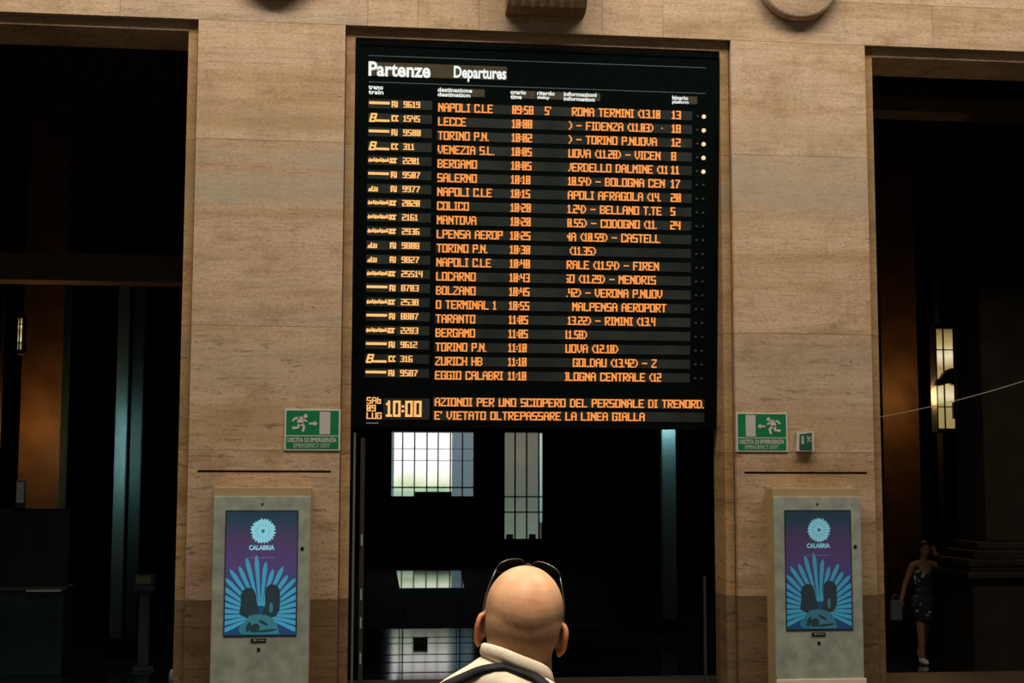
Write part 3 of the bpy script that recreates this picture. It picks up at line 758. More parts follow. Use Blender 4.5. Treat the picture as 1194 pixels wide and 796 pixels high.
def totem(x0, x1, label, dim):
    cx = (x0+x1)/2; w = (x1-x0)/2; Y = -.25
    r = empty('advertising_totem', (cx, 0, 0), label=label, cat='advertising display', group='advertising totems on the piers')
    mbox('housing', M['totem_side'], r, -w-.005, w+.005, Y, -.001, 0, 2.0, bevel=.004)
    mbox('front_panel', M['concrete'], r, -w, w, Y-.018, Y, .118, 1.915, bevel=.004)
    mbox('plinth', M['plinth'], r, -w-.0, w+.02, Y-.03, Y, 0, .118, bevel=.004)
    sx, z0, z1 = .336, .603, 1.775
    k = dim
    bg = ramp_mat('screen_picture', [(0, (.005*k, .04*k, .11*k)), (.35, (.012*k, .045*k, .13*k)), (.55, (.06*k, .035*k, .12*k)), (.75, (.055*k, .03*k, .085*k)), (.92, (.012*k, .035*k, .06*k)), (1, (.008*k, .03*k, .045*k))], 1.0, 'Z', z0, z1, blotch=.1, scale=4, rough=.08)
    sc = mbox('screen', bg, r, -sx, sx, Y-.0215, Y-.01, z0, z1)
    fr = bmesh.new(); e = .008
    for a in ((-sx-e, -sx, z0-e, z1+e), (sx, sx+e, z0-e, z1+e), (-sx, sx, z1, z1+e), (-sx, sx, z0-e, z0)):
        box(fr, a[0], a[1], Y-.024, Y-.012, a[2], a[3])
    from_bm('screen_bezel', fr, M['black'], r)
    blue = emis('petal_blue', (.035*k, .25*k, .36*k), 1.0); pale = emis('logo_blue', (.22*k, .55*k, .64*k), 1.0)
    dark = emis('bust_dark', (.006*k, .02*k, .026*k), 1.0); mid = emis('bust_teal', (.02*k, .13*k, .16*k), 1.0)
    ya, yb = Y-.0235, Y-.0212
    # petals in a fan
    bm = bmesh.new(); ox, oz = 0, .80
    LP = [.42, .42, .42, .43, .44, .45, .46, .47, .45, .50, .44, .50, .565, .555, .50, .52, .48, .46, .44, .43, .42, .42, .42, .42]
    nP = len(LP)
    for q in range(nP):
        a = math.radians(-24 + q*(228/(nP-1))); Lp = LP[q]
        ca, sa = math.cos(a), math.sin(a)
        pts = []
        for (u, v) in ((.08, -.008), (Lp*.55, -.016), (Lp*.84, -.021), (Lp*.94, -.015), (Lp, 0), (Lp*.94, .015), (Lp*.84, .021), (Lp*.55, .016), (.08, .008)):
            pts.append((ox+u*ca-v*sa, oz+u*sa+v*ca))
        pts = clip_poly(pts, -sx+.004, sx-.004, z0+.004, z1)
        if len(pts) > 2: prism(bm, pts, ya, yb)
    bmesh.ops.recalc_face_normals(bm, faces=bm.faces[:]); from_bm('petal_fan', bm, blue, sc)
    # two dark busts back to back, generic
    bm = bmesh.new()
    hl = [(-.20, .80), (-.185, .90), (-.19, .98), (-.165, 1.03), (-.12, 1.055), (-.07, 1.04), (-.045, .99), (-.03, .90), (-.01, .83), (-.03, .78), (-.12, .76)]
    hr = [(.02, .80), (.045, .90), (.04, .99), (.05, 1.05), (.09, 1.085), (.15, 1.075), (.18, 1.03), (.185, .93), (.18, .84), (.15, .78), (.08, .76)]
    prism(bm, hl, ya-.001, yb-.001); prism(bm, hr, ya-.001, yb-.001)
    bmesh.ops.recalc_face_normals(bm, faces=bm.faces[:]); from_bm('bust_heads', bm, dark, sc)
    bm = bmesh.new()
    for pts in ([(-.17, .612), (-.16, .72), (-.10, .79), (-.02, .80), (.06, .79), (.12, .76), (.16, .70), (.18, .612)], ellipse_pts(-.14, .66, .06, .05), ellipse_pts(.10, .86, .018, .05)):
        pts = clip_poly(pts, -sx+.004, sx-.004, z0+.004, z1); prism(bm, pts, ya-.002, yb-.002)
    bmesh.ops.recalc_face_normals(bm, faces=bm.faces[:]); from_bm('bust_shoulders', bm, mid, sc)
    bm = bmesh.new()
    for pts in (ellipse_pts(-.05, .67, .05, .04, .5), ellipse_pts(.06, .645, .10, .012, .1), ellipse_pts(-.11, .68, .02, .05, -.3), ellipse_pts(.03, .72, .05, .015, -.5)):
        prism(bm, pts, ya-.003, yb-.003)
    bmesh.ops.recalc_face_normals(bm, faces=bm.faces[:]); from_bm('bust_shadows', bm, dark, sc)
    # round burst with a dark eye, and the word under it
    bm = bmesh.new(); pts = []
    for q in range(48):
        a = 2*PI*q/48; rr = .110 + (.012 if q % 2 else -.006) + random.uniform(-.006, .006)
        pts.append((.012 + rr*math.cos(a), 1.585 + rr*math.sin(a)))
    prism(bm, pts, ya, yb); bmesh.ops.recalc_face_normals(bm, faces=bm.faces[:]); from_bm('burst_emblem', bm, pale, sc)
    bm = bmesh.new(); prism(bm, ellipse_pts(.012, 1.585, .017, .017), ya-.002, ya)
    for q in range(16):
        a = 2*PI*q/16; ca, sa = math.cos(a), math.sin(a)
        prism(bm, [(.012+.05*ca+.002*sa, 1.585+.05*sa-.002*ca), (.012+.10*ca, 1.585+.10*sa), (.012+.05*ca-.002*sa, 1.585+.05*sa+.002*ca)], ya-.001, ya)
    bmesh.ops.recalc_face_normals(bm, faces=bm.faces[:]); from_bm('emblem_eye', bm, emis('emblem_dark', (.02*k, .12*k, .16*k), 1.0), sc)
    text_obj('lettering', 'CALABRIA', -.118, .122, 1.405, 1.452, ya+.001, pale, sc, bold=.04)
    text_obj('lettering', 'straordinaria', -.118, .122, 1.325, 1.345, ya+.001, emis('tagline', (.16*k, .10*k, .24*k), 1.0), sc, bold=.01)
    # maker's plate, camera hole, knobs and stains on the panel
    pl = mbox('name_plate', M['black'], r, -.085, .06, Y-.026, Y-.017, .540, .572, bevel=.004)
    mbox('plate_emblem', M['concrete'], pl, -.06, -.03, Y-.0275, Y-.0255, .550, .563)
    mbox('plate_emblem', M['line_pale'], pl, -.02, .045, Y-.0275, Y-.0255, .553, .558)
    for (px_, pz_, rr, nm) in ((.0, 1.845, .010, 'camera_hole'), (-.01, .470, .017, 'push_button'), (.385, 1.42, .017, 'key_lock')):
        bm = bmesh.new(); lathe(bm, [(rr, 0), (rr, -.006), (rr*.5, -.008)], (px_, Y-.018, pz_), axis='Y', seg=16); from_bm(nm, bm, M['black'], r)
    return r
totem(-1.222, -.306, 'advertising totem with lit purple and blue screen on the left pier', .95)
totem(4.29, 5.19, 'advertising totem with darker screen on the right pier under two exit signs', .62)

# ------------------------------------------------------------------ people
def sdf_mesh(name, prims, voxel, smooth_it, mat, parent=None, extra=None):
    """union of ellipsoids and tapered capsules, fused into one continuous skin"""
    bm = bmesh.new()
    for p in prims:
        if p[0] == 'e':
            _, c, rad, rot = p if len(p) == 4 else (*p, None)
            m = Matrix.Translation(Vector(c)) @ (rot.to_4x4() if rot is not None else Matrix.Identity(4)) @ Matrix.Diagonal((*rad, 1))
            bmesh.ops.create_uvsphere(bm, u_segments=24, v_segments=16, radius=1, matrix=m)
        else:
            _, a, ra, b, rb = p; a = Vector(a); b = Vector(b); n = 8
            for i in range(n+1):
                pass
            t = (b-a).normalized(); L = (b-a).length
            q = t.to_track_quat('Z', 'Y').to_matrix().to_4x4()
            rings = []; seg = 16
            prof = [(-ra, 0.02*ra)] + [(-ra*math.cos(x), ra*math.sin(x)) for x in (.5, 1.0)] + [(0, ra), (L, rb)] + [(L+rb*math.cos(x), rb*math.sin(x)) for x in (1.0, .5)] + [(L+rb, .02*rb)]
            M4 = Matrix.Translation(a) @ q
            for (h, r) in prof:
                rings.append([bm.verts.new(M4 @ Vector((r*math.cos(2*PI*k/seg), r*math.sin(2*PI*k/seg), h))) for k in range(seg)])
            for i in range(len(rings)-1):
                for k in range(seg): bm.faces.new((rings[i][k], rings[i][(k+1) % seg], rings[i+1][(k+1) % seg], rings[i+1][k]))
            bm.faces.new(list(reversed(rings[0]))); bm.faces.new(rings[-1])
    me = bpy.data.meshes.new('tmp'); bm.to_mesh(me); bm.free()
    o = bpy.data.objects.new('tmp', me); col.objects.link(o)
    md = o.modifiers.new('r', 'REMESH'); md.mode = 'VOXEL'; md.voxel_size = voxel
    sm = o.modifiers.new('s', 'SMOOTH'); sm.factor = .5; sm.iterations = smooth_it
    bpy.context.view_layer.update()
    dg = bpy.context.evaluated_depsgraph_get()
    out = bpy.data.meshes.new_from_object(o.evaluated_get(dg))
    bpy.data.objects.remove(o); bpy.data.meshes.remove(me)
    out.name = name; out.materials.clear()
    return link_mesh(name, out, mat, parent, smooth=True)

# skin with a shaved stubble zone on the back and sides of the head
def skin_mat(name, base, stub=None):
    m, nt, b = new_mat(name); N = nt.nodes; L = nt.links
    tc = N.new('ShaderNodeTexCoord')
    n = N.new('ShaderNodeTexNoise'); n.inputs['Scale'].default_value = 28; n.inputs['Detail'].default_value = 6
    L.new(tc.outputs['Object'], n.inputs['Vector'])
    r = N.new('ShaderNodeValToRGB'); r.color_ramp.elements[0].position = .3; r.color_ramp.elements[1].position = .72
    r.color_ramp.elements[0].color = (base[0]*.85, base[1]*.78, base[2]*.72, 1); r.color_ramp.elements[1].color = (min(1, base[0]*1.1), base[1]*1.12, base[2]*1.15, 1)
    L.new(n.outputs['Fac'], r.inputs['Fac'])
    out = r.outputs['Color']
    if stub:
        at = N.new('ShaderNodeAttribute'); at.attribute_name = 'stubble'
        sp = N.new('ShaderNodeTexNoise'); sp.inputs['Scale'].default_value = 420; sp.inputs['Detail'].default_value = 2
        L.new(tc.outputs['Object'], sp.inputs['Vector'])
        sr = N.new('ShaderNodeValToRGB'); sr.color_ramp.elements[0].position = .38; sr.color_ramp.elements[1].position = .62
        sr.color_ramp.elements[0].color = (1, 1, 1, 1); sr.color_ramp.elements[1].color = (.25, .25, .25, 1)
        L.new(sp.outputs['Fac'], sr.inputs['Fac'])
        mm = N.new('ShaderNodeMath'); mm.operation = 'MULTIPLY'; L.new(at.outputs['Fac'], mm.inputs[0]); L.new(sr.outputs['Color'], mm.inputs[1])
        x = N.new('ShaderNodeMix'); x.data_type = 'RGBA'; L.new(mm.outputs[0], x.inputs['Factor']); L.new(out, x.inputs['A']); x.inputs['B'].default_value = (*stub, 1)
        out = x.outputs['Result']
        cr = N.new('ShaderNodeAttribute'); cr.attribute_name = 'flush_and_shade'
        x = N.new('ShaderNodeMix'); x.data_type = 'RGBA'; L.new(cr.outputs['Fac'], x.inputs['Factor']); L.new(out, x.inputs['A']); x.inputs['B'].default_value = (.50, .17, .07, 1)
        out = x.outputs['Result']
    L.new(out, b.inputs['Base Color'])
    b.inputs['Roughness'].default_value = .52; b.inputs['Specular IOR Level'].default_value = .28
    b.inputs['Subsurface Weight'].default_value = .08; b.inputs['Subsurface Radius'].default_value = (.02, .008, .004); b.inputs['Subsurface Scale'].default_value = .3
    return m
M['skin'] = skin_mat('skin_tanned', (.60, .34, .185), (.26, .14, .065))
M['skin_w'] = skin_mat('skin_woman', (.40, .21, .12))
M['jacket'] = plain('jacket_beige', (.66, .56, .42), .85, spec=.15, noise=.06, scale=60)
M['trousers'] = plain('trousers_grey', (.10, .09, .08), .9)
M['shoe'] = plain('shoe_brown', (.06, .035, .02), .5)
M['strap'] = plain('strap_black', (.008, .008, .010), .7, spec=.2)

MX, MY = .365, -11.24
man = empty('person', (MX, MY, 0), label='bald man in a beige jacket with sunglasses on his head, seen from behind', cat='person')
HR = Euler((math.radians(14), math.radians(7.5), math.radians(-4)), 'XYZ').to_matrix()
HO = Vector((.006, .02, 1.738))
def H(x, y, z): return HO + HR @ Vector((x, y, z))
def HRr(e=(0, 0, 0)): return HR @ Euler(e).to_matrix()
prims = [
 ('e', H(0, -.004, .055), (.0815, .100, .0885), HRr()),
 ('e', H(0, -.030, .030), (.078, .074, .082), HRr()),
 ('e', H(0, -.034, .004), (.072, .066, .074), HRr()),
 ('e', H(0, -.030, -.022), (.064, .060, .062), HRr()),
 ('e', H(0, .035, .045), (.070, .072, .078), HRr()),
 ('e', H(0, .045, -.035), (.058, .058, .075), HRr()),
 ('e', H(0, .070, -.095), (.034, .030, .026), HRr()),
 ('c', H(0, .100, .012), .009, H(0, .122, -.030), .014),
 ('e', H(.013, .112, -.034), (.010, .010, .008), HRr()), ('e', H(-.013, .112, -.034), (.010, .010, .008), HRr()),
 ('e', H(.030, .093, .022), (.026, .012, .009), HRr()), ('e', H(-.030, .093, .022), (.026, .012, .009), HRr()),
 ('e', H(.030, .090, .002), (.013, .012, .009), HRr()), ('e', H(-.030, .090, .002), (.013, .012, .009), HRr()),
 ('e', H(0, .100, -.058), (.024, .010, .006), HRr()), ('e', H(0, .098, -.068), (.020, .010, .007), HRr()),
 ('c', H(.040, .03, -.075), .022, H(.02, .07, -.095), .022), ('c', H(-.040, .03, -.075), .022, H(-.02, .07, -.095), .022),
]
for s in (-1, 1):
    # ear: a thin shell flaring back, with a rim and a lobe
    for k in range(9):          # helix rim as a chain, then the shell and the lobe
        t0, t1 = k/9, (k+1)/9
        def rim(t):
            a = math.radians(-60 + 215*t); rz = .030; ry = .017
            yy = -.012 - ry*math.cos(a)*.9; zz = .004 + rz*math.sin(a)
            return H(s*(.0815 - .42*(yy+.0)), yy, zz)
        prims.append(('c', rim(t0), .0060, rim(t1), .0060))
    prims += [('e', H(s*.0865, -.012, .004), (.0055, .0165, .028), HRr((0, 0, s*math.radians(24)))),
              ('e', H(s*.0845, -.012, -.026), (.0065, .009, .012), HRr((0, 0, s*math.radians(20)))),
              ('e', H(s*.078, .000, .0), (.010, .014, .024), HRr())]
NB = Vector((-.008, -.02, 1.60))
prims += [('c', H(0, -.022, -.01), .060, NB + Vector((0, .012, 0)), .064), ('c', H(-.03, -.028, -.01), .036, NB+Vector((-.03, 0, 0)), .045), ('c', H(.03, -.028, -.01), .036, NB+Vector((.03, 0, 0)), .045)]
# torso, arms, legs
SL, SRt = Vector((-.200, -.01, 1.525)), Vector((.178, -.01, 1.462))
prims += [('c', NB, .065, SL, .050), ('c', NB, .065, SRt, .050), ('e', (-.01, .01, 1.36), (.165, .105, .20)), ('e', (-.005, .02, 1.12), (.150, .105, .18)), ('e', (0, .01, .96), (.160, .11, .12)),
          ('c', SL, .050, (-.245, -.03, 1.20), .040), ('c', (-.245, -.03, 1.20), .040, (-.235, .07, .95), .028),
          ('c', SRt, .050, (.235, -.03, 1.16), .040), ('c', (.235, -.03, 1.16), .040, (.230, .07, .91), .028),
          ('c', (-.085, .01, .92), .082, (-.095, .02, .50), .055), ('c', (-.095, .02, .50), .055, (-.10, -.01, .09), .038), ('c', (-.10, -.02, .05), .038, (-.11, .15, .035), .030),
          ('c', (.085, .01, .92), .082, (.095, .02, .50), .055), ('c', (.095, .02, .50), .055, (.10, -.01, .09), .038), ('c', (.10, -.02, .05), .038, (.11, .15, .035), .030)]
def hand(wr, s):
    w = Vector(wr); out = [('c', w, .026, w+Vector((0, .02, -.05)), .028), ('c', w+Vector((0, -.012, -.05)), .018, w+Vector((0, -.01, -.085)), .016), ('c', w+Vector((0, .035, -.05)), .018, w+Vector((0, .035, -.085)), .016)]
    for k, (dy, L) in enumerate(((.042, .070), (.019, .080), (-.004, .074), (-.026, .058))):
        a = w+Vector((0, dy, -.085)); b = a+Vector((-s*.006, .004, -L*.55)); c = b+Vector((-s*.022, .004, -L*.42))
        out += [('c', a, .0095, b, .009), ('c', b, .009, c, .0078)]
    a = w+Vector((0, .035, -.03)); b = a+Vector((-s*.008, .035, -.035)); c = b+Vector((-s*.012, .010, -.032))
    return out + [('c', a, .013, b, .0105), ('c', b, .0105, c, .0085)]
prims += hand((-.235, .07, .95), -1) + hand((.230, .07, .91), 1)
body = sdf_mesh('body', prims, .0034, 14, M['skin'], man)
# stubble and flush masks
HRi = HR.transposed()
a1 = body.data.attributes.new('stubble', 'FLOAT', 'POINT'); a2 = body.data.attributes.new('flush_and_shade', 'FLOAT', 'POINT')
def sst(a, b, x):
    t = max(0, min(1, (x-a)/(b-a))); return t*t*(3-2*t)
for i, v in enumerate(body.data.vertices):
    q = HRi @ (v.co-HO)
    if v.co.z < 1.4: continue
    st = sst(.135, .03, q.z)*sst(-.075, -.045, q.z)*sst(.05, .0, q.y)
    # the sides keep their stubble higher up
    st = max(st, sst(.04, .07, abs(q.x))*sst(.13, .06, q.z)*sst(-.06, -.02, q.z)*sst(.04, -.01, q.y))
    ear = sst(.079, .087, abs(q.x))*sst(.05, .036, q.z)*sst(.02, .0, q.y)
    a1.data[i].value = .75*st*(1-ear)
    fl = max(ear*.85, sst(-.03, -.075, q.z)*.6)
    fl = max(fl, .35*math.exp(-((q.x)/.028)**2 - ((q.z-.105)/.03)**2))
    # nape crease: carved groove, with its shade also put into the colour
    d = q.z + .060 - .9*(q.x**2)*4; d2 = q.z + .078 - .9*(q.x**2)*3
    if q.y < 0 and abs(q.x) < .06:
        v.co -= Vector((0, -1, 0))*0.0060*math.exp(-(d/.0040)**2) + Vector((0, -1, 0))*.004*math.exp(-(d2/.0035)**2)
        fl = max(fl, .8*math.exp(-(d/.005)**2))
    a2.data[i].value = fl
body.data.update()
# eyes (facing away)
for s in (-1, 1):
    bm = bmesh.new(); bmesh.ops.create_uvsphere(bm, u_segments=16, v_segments=10, radius=.0115, matrix=Matrix.Translation(H(s*.030, .0945, .002))); from_bm('eye', bm, M['cream'], man, True)
    bm = bmesh.new(); bmesh.ops.create_uvsphere(bm, u_segments=12, v_segments=8, radius=.0055, matrix=Matrix.Translation(H(s*.030, .1025, .004))); from_bm('iris', bm, M['black'], man, True)

# jacket
TR = Euler((0, math.radians(8), 0)).to_matrix()
jp = [('c', (-.045, -.025, 1.642), .068, (-.205, -.012, 1.545), .064), ('c', (.010, -.028, 1.605), .070, (.180, -.012, 1.468), .062),
      ('c', (-.05, -.05, 1.62), .058, (.03, -.05, 1.585), .060), ('c', (-.048, -.076, 1.640), .049, (.032, -.076, 1.612), .049),
      ('e', (-.01, -.005, 1.36), (.185, .125, .215)), ('e', (-.005, .01, 1.12), (.172, .125, .20)), ('e', (0, .005, .93), (.185, .13, .17)),
      ('c', SL, .064, (-.250, -.03, 1.20), .054), ('c', (-.250, -.03, 1.20), .054, (-.238, .06, .975), .042),
      ('c', SRt, .064, (.240, -.03, 1.16), .054), ('c', (.240, -.03, 1.16), .054, (.232, .06, .935), .042),
      ('e', (-.07, -.075, 1.47), (.085, .055, .12)), ('e', (.06, -.075, 1.43), (.08, .055, .12))]
jacket = sdf_mesh('jacket', jp, .007, 5, M['jacket'], man)
# folds
jn = [v.normal.copy() for v in jacket.data.vertices]
for v, nv in zip(jacket.data.vertices, jn):
    x, y, z = v.co
    v.co += nv*(.0022*math.sin(60*z+18*x+3*math.sin(25*x)) + .0015*math.sin(95*x-40*z))
# stand-up collar, rising to the left, folded over
bm = bmesh.new(); rings = []
ncol = 56
for (dr, dz) in ((-.004, -.035), (-.003, .0), (-.001, .012), (.004, .017), (.009, .013), (.011, .005), (.013, -.003), (.011, -.009)):
    ring = []
    for k in range(ncol):
        a = math.radians(-90 + 180 + 22 + (360-44)*k/(ncol-1))
        rx, ry = .064+dr, .070+dr
        x = rx*math.cos(a); y = ry*math.sin(a)
        top = 1.680 + (-.40)*x + (-.15)*y
        fall = 0
        ring.append(bm.verts.new((-.006+x + .0015*math.sin(5*a), -.018+y, top + dz)))
    rings.append(ring)
for i in range(len(rings)-1):
    for k in range(ncol-1): bm.faces.new((rings[i][k], rings[i][k+1], rings[i+1][k+1], rings[i+1][k]))
for k in range(ncol-1): bm.faces.new((rings[-1][k], rings[-1][k+1], rings[0][k+1], rings[0][k]))
for e in (0, ncol-1):
    bm.faces.new([r[e] for r in rings])
bmesh.ops.recalc_face_normals(bm, faces=bm.faces[:])
from_bm('collar', bm, M['jacket'], man, True)
tp = []
for s in (-1, 1):
    tp += [('c', (s*.085, .01, .92), .098, (s*.097, .02, .50), .075), ('c', (s*.097, .02, .50), .075, (s*.10, -.01, .10), .060)]
tp += [('e', (0, .01, .95), (.168, .118, .12))]
sdf_mesh('trousers', tp, .010, 4, M['trousers'], man)
for s in (-1, 1):
    sdf_mesh('shoe', [('c', (s*.10, -.04, .045), .044, (s*.112, .13, .040), .040), ('e', (s*.11, .04, .018), (.048, .14, .018)), ('c', (s*.10, -.02, .06), .042, (s*.10, -.01, .11), .045)], .007, 3, M['shoe'], man)

# shoulder bag: strap crossing the back of the jacket, bag at the left hip (below the picture)
bag = empty('shoulder_bag', (MX-.30, MY, .86), label='black shoulder strap of a bag across the man\'s beige jacket', cat='bag')
bpy.context.view_layer.update()
dg = bpy.context.evaluated_depsgraph_get()
bvh = BVHTree.FromObject(jacket, dg)
# way points (x, z) across the upper back under the collar, seen from behind and above; then down to the hip
way = [(.070, 1.618), (.054, 1.632), (.040, 1.643), (.022, 1.653), (-.006, 1.662), (-.035, 1.671), (-.077, 1.664), (-.112, 1.650), (-.160, 1.630), (-.20, 1.595), (-.225, 1.55)]
low = [(-.255, 1.45, -.12), (-.27, 1.3, -.12), (-.28, 1.15, -.12), (-.28, 1.02, -.10), (-.29, .93, -.05)]
bm = bmesh.new(); prev = None
path = []
eye = Vector((0-MX, -14.2-MY, 2.05))
dense = []
for i in range(len(way)-1):
    for k in range(4): dense.append(Vector(way[i]).lerp(Vector(way[i+1]), k/4))
dense.append(Vector(way[-1]))
for d in dense:
    hit = bvh.ray_cast(eye, (Vector((d.x, 0, d.y))-eye).normalized())
    if hit[0] is not None: path.append((hit[0], hit[1]))
print('strap hits', len(path), len(dense))
for q in low:
    hit = bvh.find_nearest(Vector((q[0], q[2], q[1]))); path.append((hit[0], hit[1]))
sm = [path[0]] + [((path[i-1][0]+path[i][0]+path[i+1][0])/3, (path[i-1][1]+path[i][1]+path[i+1][1]).normalized()) for i in range(1, len(path)-1)] + [path[-1]]
for i, (p, n) in enumerate(sm):
    t = (sm[min(i+1, len(sm)-1)][0]-sm[max(i-1, 0)][0]).normalized(); s = t.cross(n).normalized()
    hw = .0105
    q = [bm.verts.new(p + n*.002 - s*hw), bm.verts.new(p + n*.008 - s*hw), bm.verts.new(p + n*.009), bm.verts.new(p + n*.008 + s*hw), bm.verts.new(p + n*.002 + s*hw)]
    if prev:
        for k in range(5): bm.faces.new((prev[k], prev[(k+1) % 5], q[(k+1) % 5], q[k]))
    else: bm.faces.new(q)
    prev = q
bm.faces.new(list(reversed(prev)))
bmesh.ops.recalc_face_normals(bm, faces=bm.faces[:])
st = from_bm('strap', bm, M['strap'], None, True)
st.data.transform(Matrix.Translation((.30, 0, -.86))); st.parent = bag
bgm = bmesh.new(); box(bgm, -.06, .03, -.13, .11, -.26, .02, bevel=.025); from_bm('bag_body', bgm, M['strap'], bag, True)
mbox('flap', M['strap'], bag, -.068, -.058, -.125, .105, -.12, .02, bevel=.004)

# sunglasses pushed up on the head
gl = empty('sunglasses', (MX, MY, 0), label='dark sunglasses with thin metal arms pushed up on the bald man\'s head', cat='sunglasses')
M['lens'] = plain('lens_dark', (.002, .002, .003), .3, spec=.04)
M['wire'] = plain('glasses_metal', (.10, .095, .085), .3, metal=.7)
for s in (-1, 1):
    bm = bmesh.new(); out = []
    for k in range(20):
        a = 2*PI*k/20
        u = .029*math.copysign(abs(math.cos(a))**.8, math.cos(a)); v = .019*math.copysign(abs(math.sin(a))**.8, math.sin(a))
        x = s*.038 + u; yy = .062 - .030*(abs(x)/.07)**2 - .45*v; z = .130 - .010*(abs(x)/.07)**2 + v*.8
        out.append(H(x, yy, z))
    cen = sum(out, Vector())/20; nrm = (out[5]-out[0]).cross(out[10]-out[0]).normalized()
    f = [bm.verts.new(p) for p in out]; b2 = [bm.verts.new(p+nrm*.002) for p in out]
    bm.faces.new(f); bm.faces.new(list(reversed(b2)))
    for k in range(20): bm.faces.new((f[k], b2[k], b2[(k+1) % 20], f[(k+1) % 20]))
    bmesh.ops.recalc_face_normals(bm, faces=bm.faces[:])
    from_bm('lens', bm, M['lens'], gl)
    bm = bmesh.new(); tube(bm, out + [out[0]], .0014, 6, caps=False); from_bm('rim', bm, M['wire'], gl, True)
    bm = bmesh.new()
    tube(bm, [H(s*.067, .034, .121), H(s*.076, .024, .095), H(s*.0825, .008, .068), H(s*.0842, -.006, .045), H(s*.0838, -.018, .020), H(s*.081, -.028, -.002)], [.0016, .0016, .0016, .0016, .0022, .0022], 6)
    from_bm('temple_arm', bm, M['wire'], gl, True)
bm = bmesh.new(); tube(bm, [H(-.010, .062, .128), H(0, .064, .131), H(.010, .062, .128)], .0015, 6); from_bm('bridge', bm, M['wire'], gl, True)

# the woman in the right doorway
WX, WY, WZ = 7.66, 4.25, -.33
wo = empty('person', (WX, WY, WZ), label='woman in a dark flowered dress, hand raised to her head, in the right doorway', cat='person')
wp = [('e', (.09, 0, 1.505), (.072, .085, .095)), ('e', (.09, -.04, 1.46), (.05, .05, .06)), ('c', (.085, 0, 1.44), .045, (.07, 0, 1.33), .048), ('c', (.09, -.085, 1.49), .010, (.09, -.098, 1.475), .012),
      ('e', (.165, 0, 1.50), (.01, .02, .03)), ('e', (.015, 0, 1.50), (.01, .02, .03)),
      ('c', (.07, 0, 1.33), .05, (-.09, 0, 1.29), .045), ('c', (.07, 0, 1.33), .05, (.225, 0, 1.29), .045),
      ('e', (.065, 0, 1.16), (.135, .09, .17)), ('e', (.06, 0, .95), (.115, .085, .14)), ('e', (.05, 0, .82), (.15, .10, .12)),
      ('c', (-.09, 0, 1.29), .045, (-.20, -.01, 1.04), .036), ('c', (-.20, -.01, 1.04), .036, (-.28, -.08, .84), .026),
      ('c', (.225, 0, 1.29), .045, (.375, -.05, 1.20), .036), ('c', (.375, -.05, 1.20), .036, (.235, -.08, 1.42), .026),
      ('c', (.02, 0, .78), .085, (.0, -.03, .44), .056), ('c', (.0, -.03, .44), .056, (0, -.05, .09), .036), ('c', (0, -.05, .05), .033, (0, -.17, .03), .026),
      ('c', (.10, 0, .78), .085, (.10, .04, .46), .056), ('c', (.10, .04, .46), .056, (.105, .24, .14), .036), ('c', (.105, .25, .10), .033, (.105, .16, .03), .026)]
def hand2(w, d, s):
    w = Vector(w); d = Vector(d).normalized(); sd = d.cross(Vector((0, 1, 0))).normalized()
    out = [('c', w, .024, w+d*.07, .026)]
    for k, L in enumerate((.060, .070, .065, .050)):
        a = w + d*.075 + sd*(k-1.5)*.017; out.append(('c', a, .009, a+d*L*.6+Vector((0, -.008, 0)), .008)); out.append(('c', a+d*L*.6+Vector((0, -.008, 0)), .008, a+d*L-Vector((0, .004, 0)), .007))
    out.append(('c', w+d*.02+sd*s*.02, .012, w+d*.06+sd*s*.045, .009))
    return out
wp += hand2((.235, -.08, 1.42), (-.5, 0, .85), 1) + hand2((-.28, -.08, .84), (-.3, -.1, -1), 1)
sdf_mesh('body', wp, .0075, 4, M['skin_w'], wo)
# dress with its flower print
m, nt, b = new_mat('dress_print'); N = nt.nodes; L = nt.links
tc = N.new('ShaderNodeTexCoord'); vo = N.new('ShaderNodeTexVoronoi'); vo.inputs['Scale'].default_value = 13
L.new(tc.outputs['Object'], vo.inputs['Vector'])
rr = N.new('ShaderNodeValToRGB'); rr.color_ramp.elements[0].position = .22; rr.color_ramp.elements[0].color = (.45, .75, .75, 1); rr.color_ramp.elements[1].position = .34; rr.color_ramp.elements[1].color = (.02, .03, .035, 1)
L.new(vo.outputs['Distance'], rr.inputs['Fac'])
nn = N.new('ShaderNodeTexNoise'); nn.inputs['Scale'].default_value = 5; L.new(tc.outputs['Object'], nn.inputs['Vector'])
r3 = N.new('ShaderNodeValToRGB'); r3.color_ramp.elements[0].position = .47; r3.color_ramp.elements[1].position = .53
L.new(nn.outputs['Fac'], r3.inputs['Fac'])
mx = N.new('ShaderNodeMix'); mx.data_type = 'RGBA'; mx.inputs['A'].default_value = (.02, .03, .035, 1); L.new(r3.outputs['Color'], mx.inputs['Factor']); L.new(rr.outputs['Color'], mx.inputs['B'])
L.new(mx.outputs['Result'], b.inputs['Base Color']); b.inputs['Roughness'].default_value = .8
dp = [('e', (.065, 0, 1.12), (.145, .10, .15)), ('e', (.06, 0, .95), (.125, .095, .14)), ('e', (.05, 0, .82), (.162, .115, .13)), ('c', (.05, 0, .80), .125, (.05, 0, .64), .14),
      ('c', (-.02, -.06, 1.20), .03, (-.045, -.01, 1.31), .022), ('c', (.15, -.06, 1.20), .03, (.175, -.01, 1.31), .022)]
sdf_mesh('dress', dp, .010, 3, m, wo)
sdf_mesh('hair', [('e', (.09, .02, 1.54), (.085, .09, .085)), ('e', (.09, .06, 1.46), (.075, .05, .10)), ('e', (.02, .02, 1.50), (.02, .05, .07)), ('e', (.16, .02, 1.50), (.02, .05, .07))], .009, 3, plain('hair_dark', (.015, .010, .008), .6), wo)
M['wshoe'] = plain('shoe_white', (.8, .76, .66), .6)
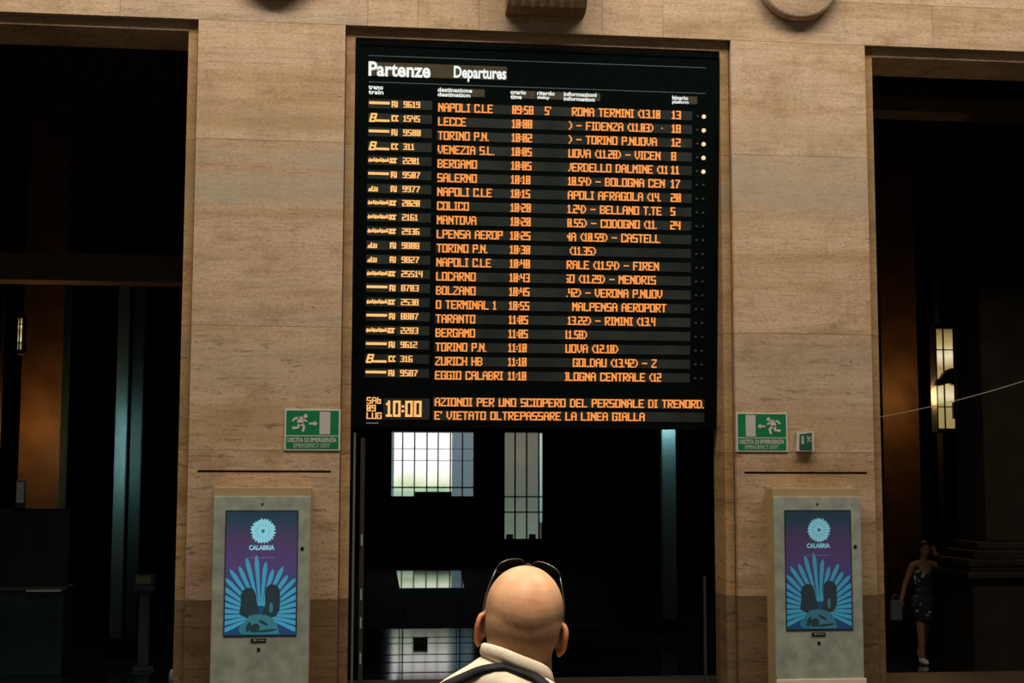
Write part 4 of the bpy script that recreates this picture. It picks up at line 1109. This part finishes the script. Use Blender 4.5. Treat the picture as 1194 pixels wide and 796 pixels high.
for p, q in (((0, -.04, .045), (0, -.18, .032)), ((.105, .26, .11), (.105, .17, .03))):
    sdf_mesh('shoe', [('c', p, .044, q, .036), ('c', p, .042, (p[0], p[1]+.01, p[2]+.05), .036)], .008, 3, M['wshoe'], wo)
# the pale bag she carries
hb = empty('handbag', (WX-.37, WY-.10, WZ+.62), label='small pale bag in the woman\'s lowered hand, right doorway', cat='bag')
bm = bmesh.new(); box(bm, -.07, .08, -.04, .04, -.04, .22, bevel=.02); from_bm('bag_body', bm, plain('bag_pale', (.13, .16, .17), .6), hb)
bm = bmesh.new(); tube(bm, [(-.05, 0, .20), (-.04, 0, .27), (.0, 0, .30), (.05, 0, .27), (.06, 0, .20)], .006, 8); from_bm('handle', bm, plain('bag_handle', (.15, .15, .15), .6), hb)

# ------------------------------------------------------------------ light
def area(name, loc, tgt, sx, sy, power, c):
    l = bpy.data.lights.new(name, 'AREA'); l.shape = 'RECTANGLE'; l.size = sx; l.size_y = sy; l.energy = power; l.color = c
    o = bpy.data.objects.new(name, l); col.objects.link(o); o.location = loc
    d = Vector(tgt)-Vector(loc); o.rotation_euler = d.to_track_quat('-Z', 'Y').to_euler(); return o
area('skylight', (2, -5.6, 15.5), (2, -2.5, 0), 22, 3.2, 3120, (1.0, .905, .785))
l = area('man_fill', (.3, -14.0, 12.0), (.4, -11.2, 1.5), 5, 3, 225, (1.0, .90, .77)); l.data.spread = math.radians(55)  # unseen narrow fill added above and behind the man to brighten him
def point(name, loc, power, c, r=.1):
    l = bpy.data.lights.new(name, 'POINT'); l.energy = power; l.color = c; l.shadow_soft_size = r
    o = bpy.data.objects.new(name, l); col.objects.link(o); o.location = loc; return o
# glow of the lanterns; then unseen lights added to brighten the steel posts
point('lantern_glow_right', (8.02, 5.38, 3.3), 30, (1.0, .55, .20), .12)
point('lantern_glow_left', (-4.12, 5.35, 2.75), 36, (1.0, .48, .14), .12)
area('post_fill_left', (-3.0, 5.4, 2.5), (-3.05, 6.0, 2.4), .1, 1.0, 13, (.55, .95, .95))
area('post_fill_right', (5.12, 7.72, 3.05), (5.13, 7.98, 2.6), .15, .15, 15, (.6, .95, 1.0))

wd = bpy.data.worlds.new('world'); scene.world = wd; wd.use_nodes = True
bg = wd.node_tree.nodes['Background']; bg.inputs['Color'].default_value = (.92, .86, .74, 1); bg.inputs['Strength'].default_value = .065

scene.view_settings.view_transform = 'Standard'; scene.view_settings.look = 'None'
scene.view_settings.exposure = 0.0; scene.view_settings.gamma = 1; scene.view_settings.use_curve_mapping = False
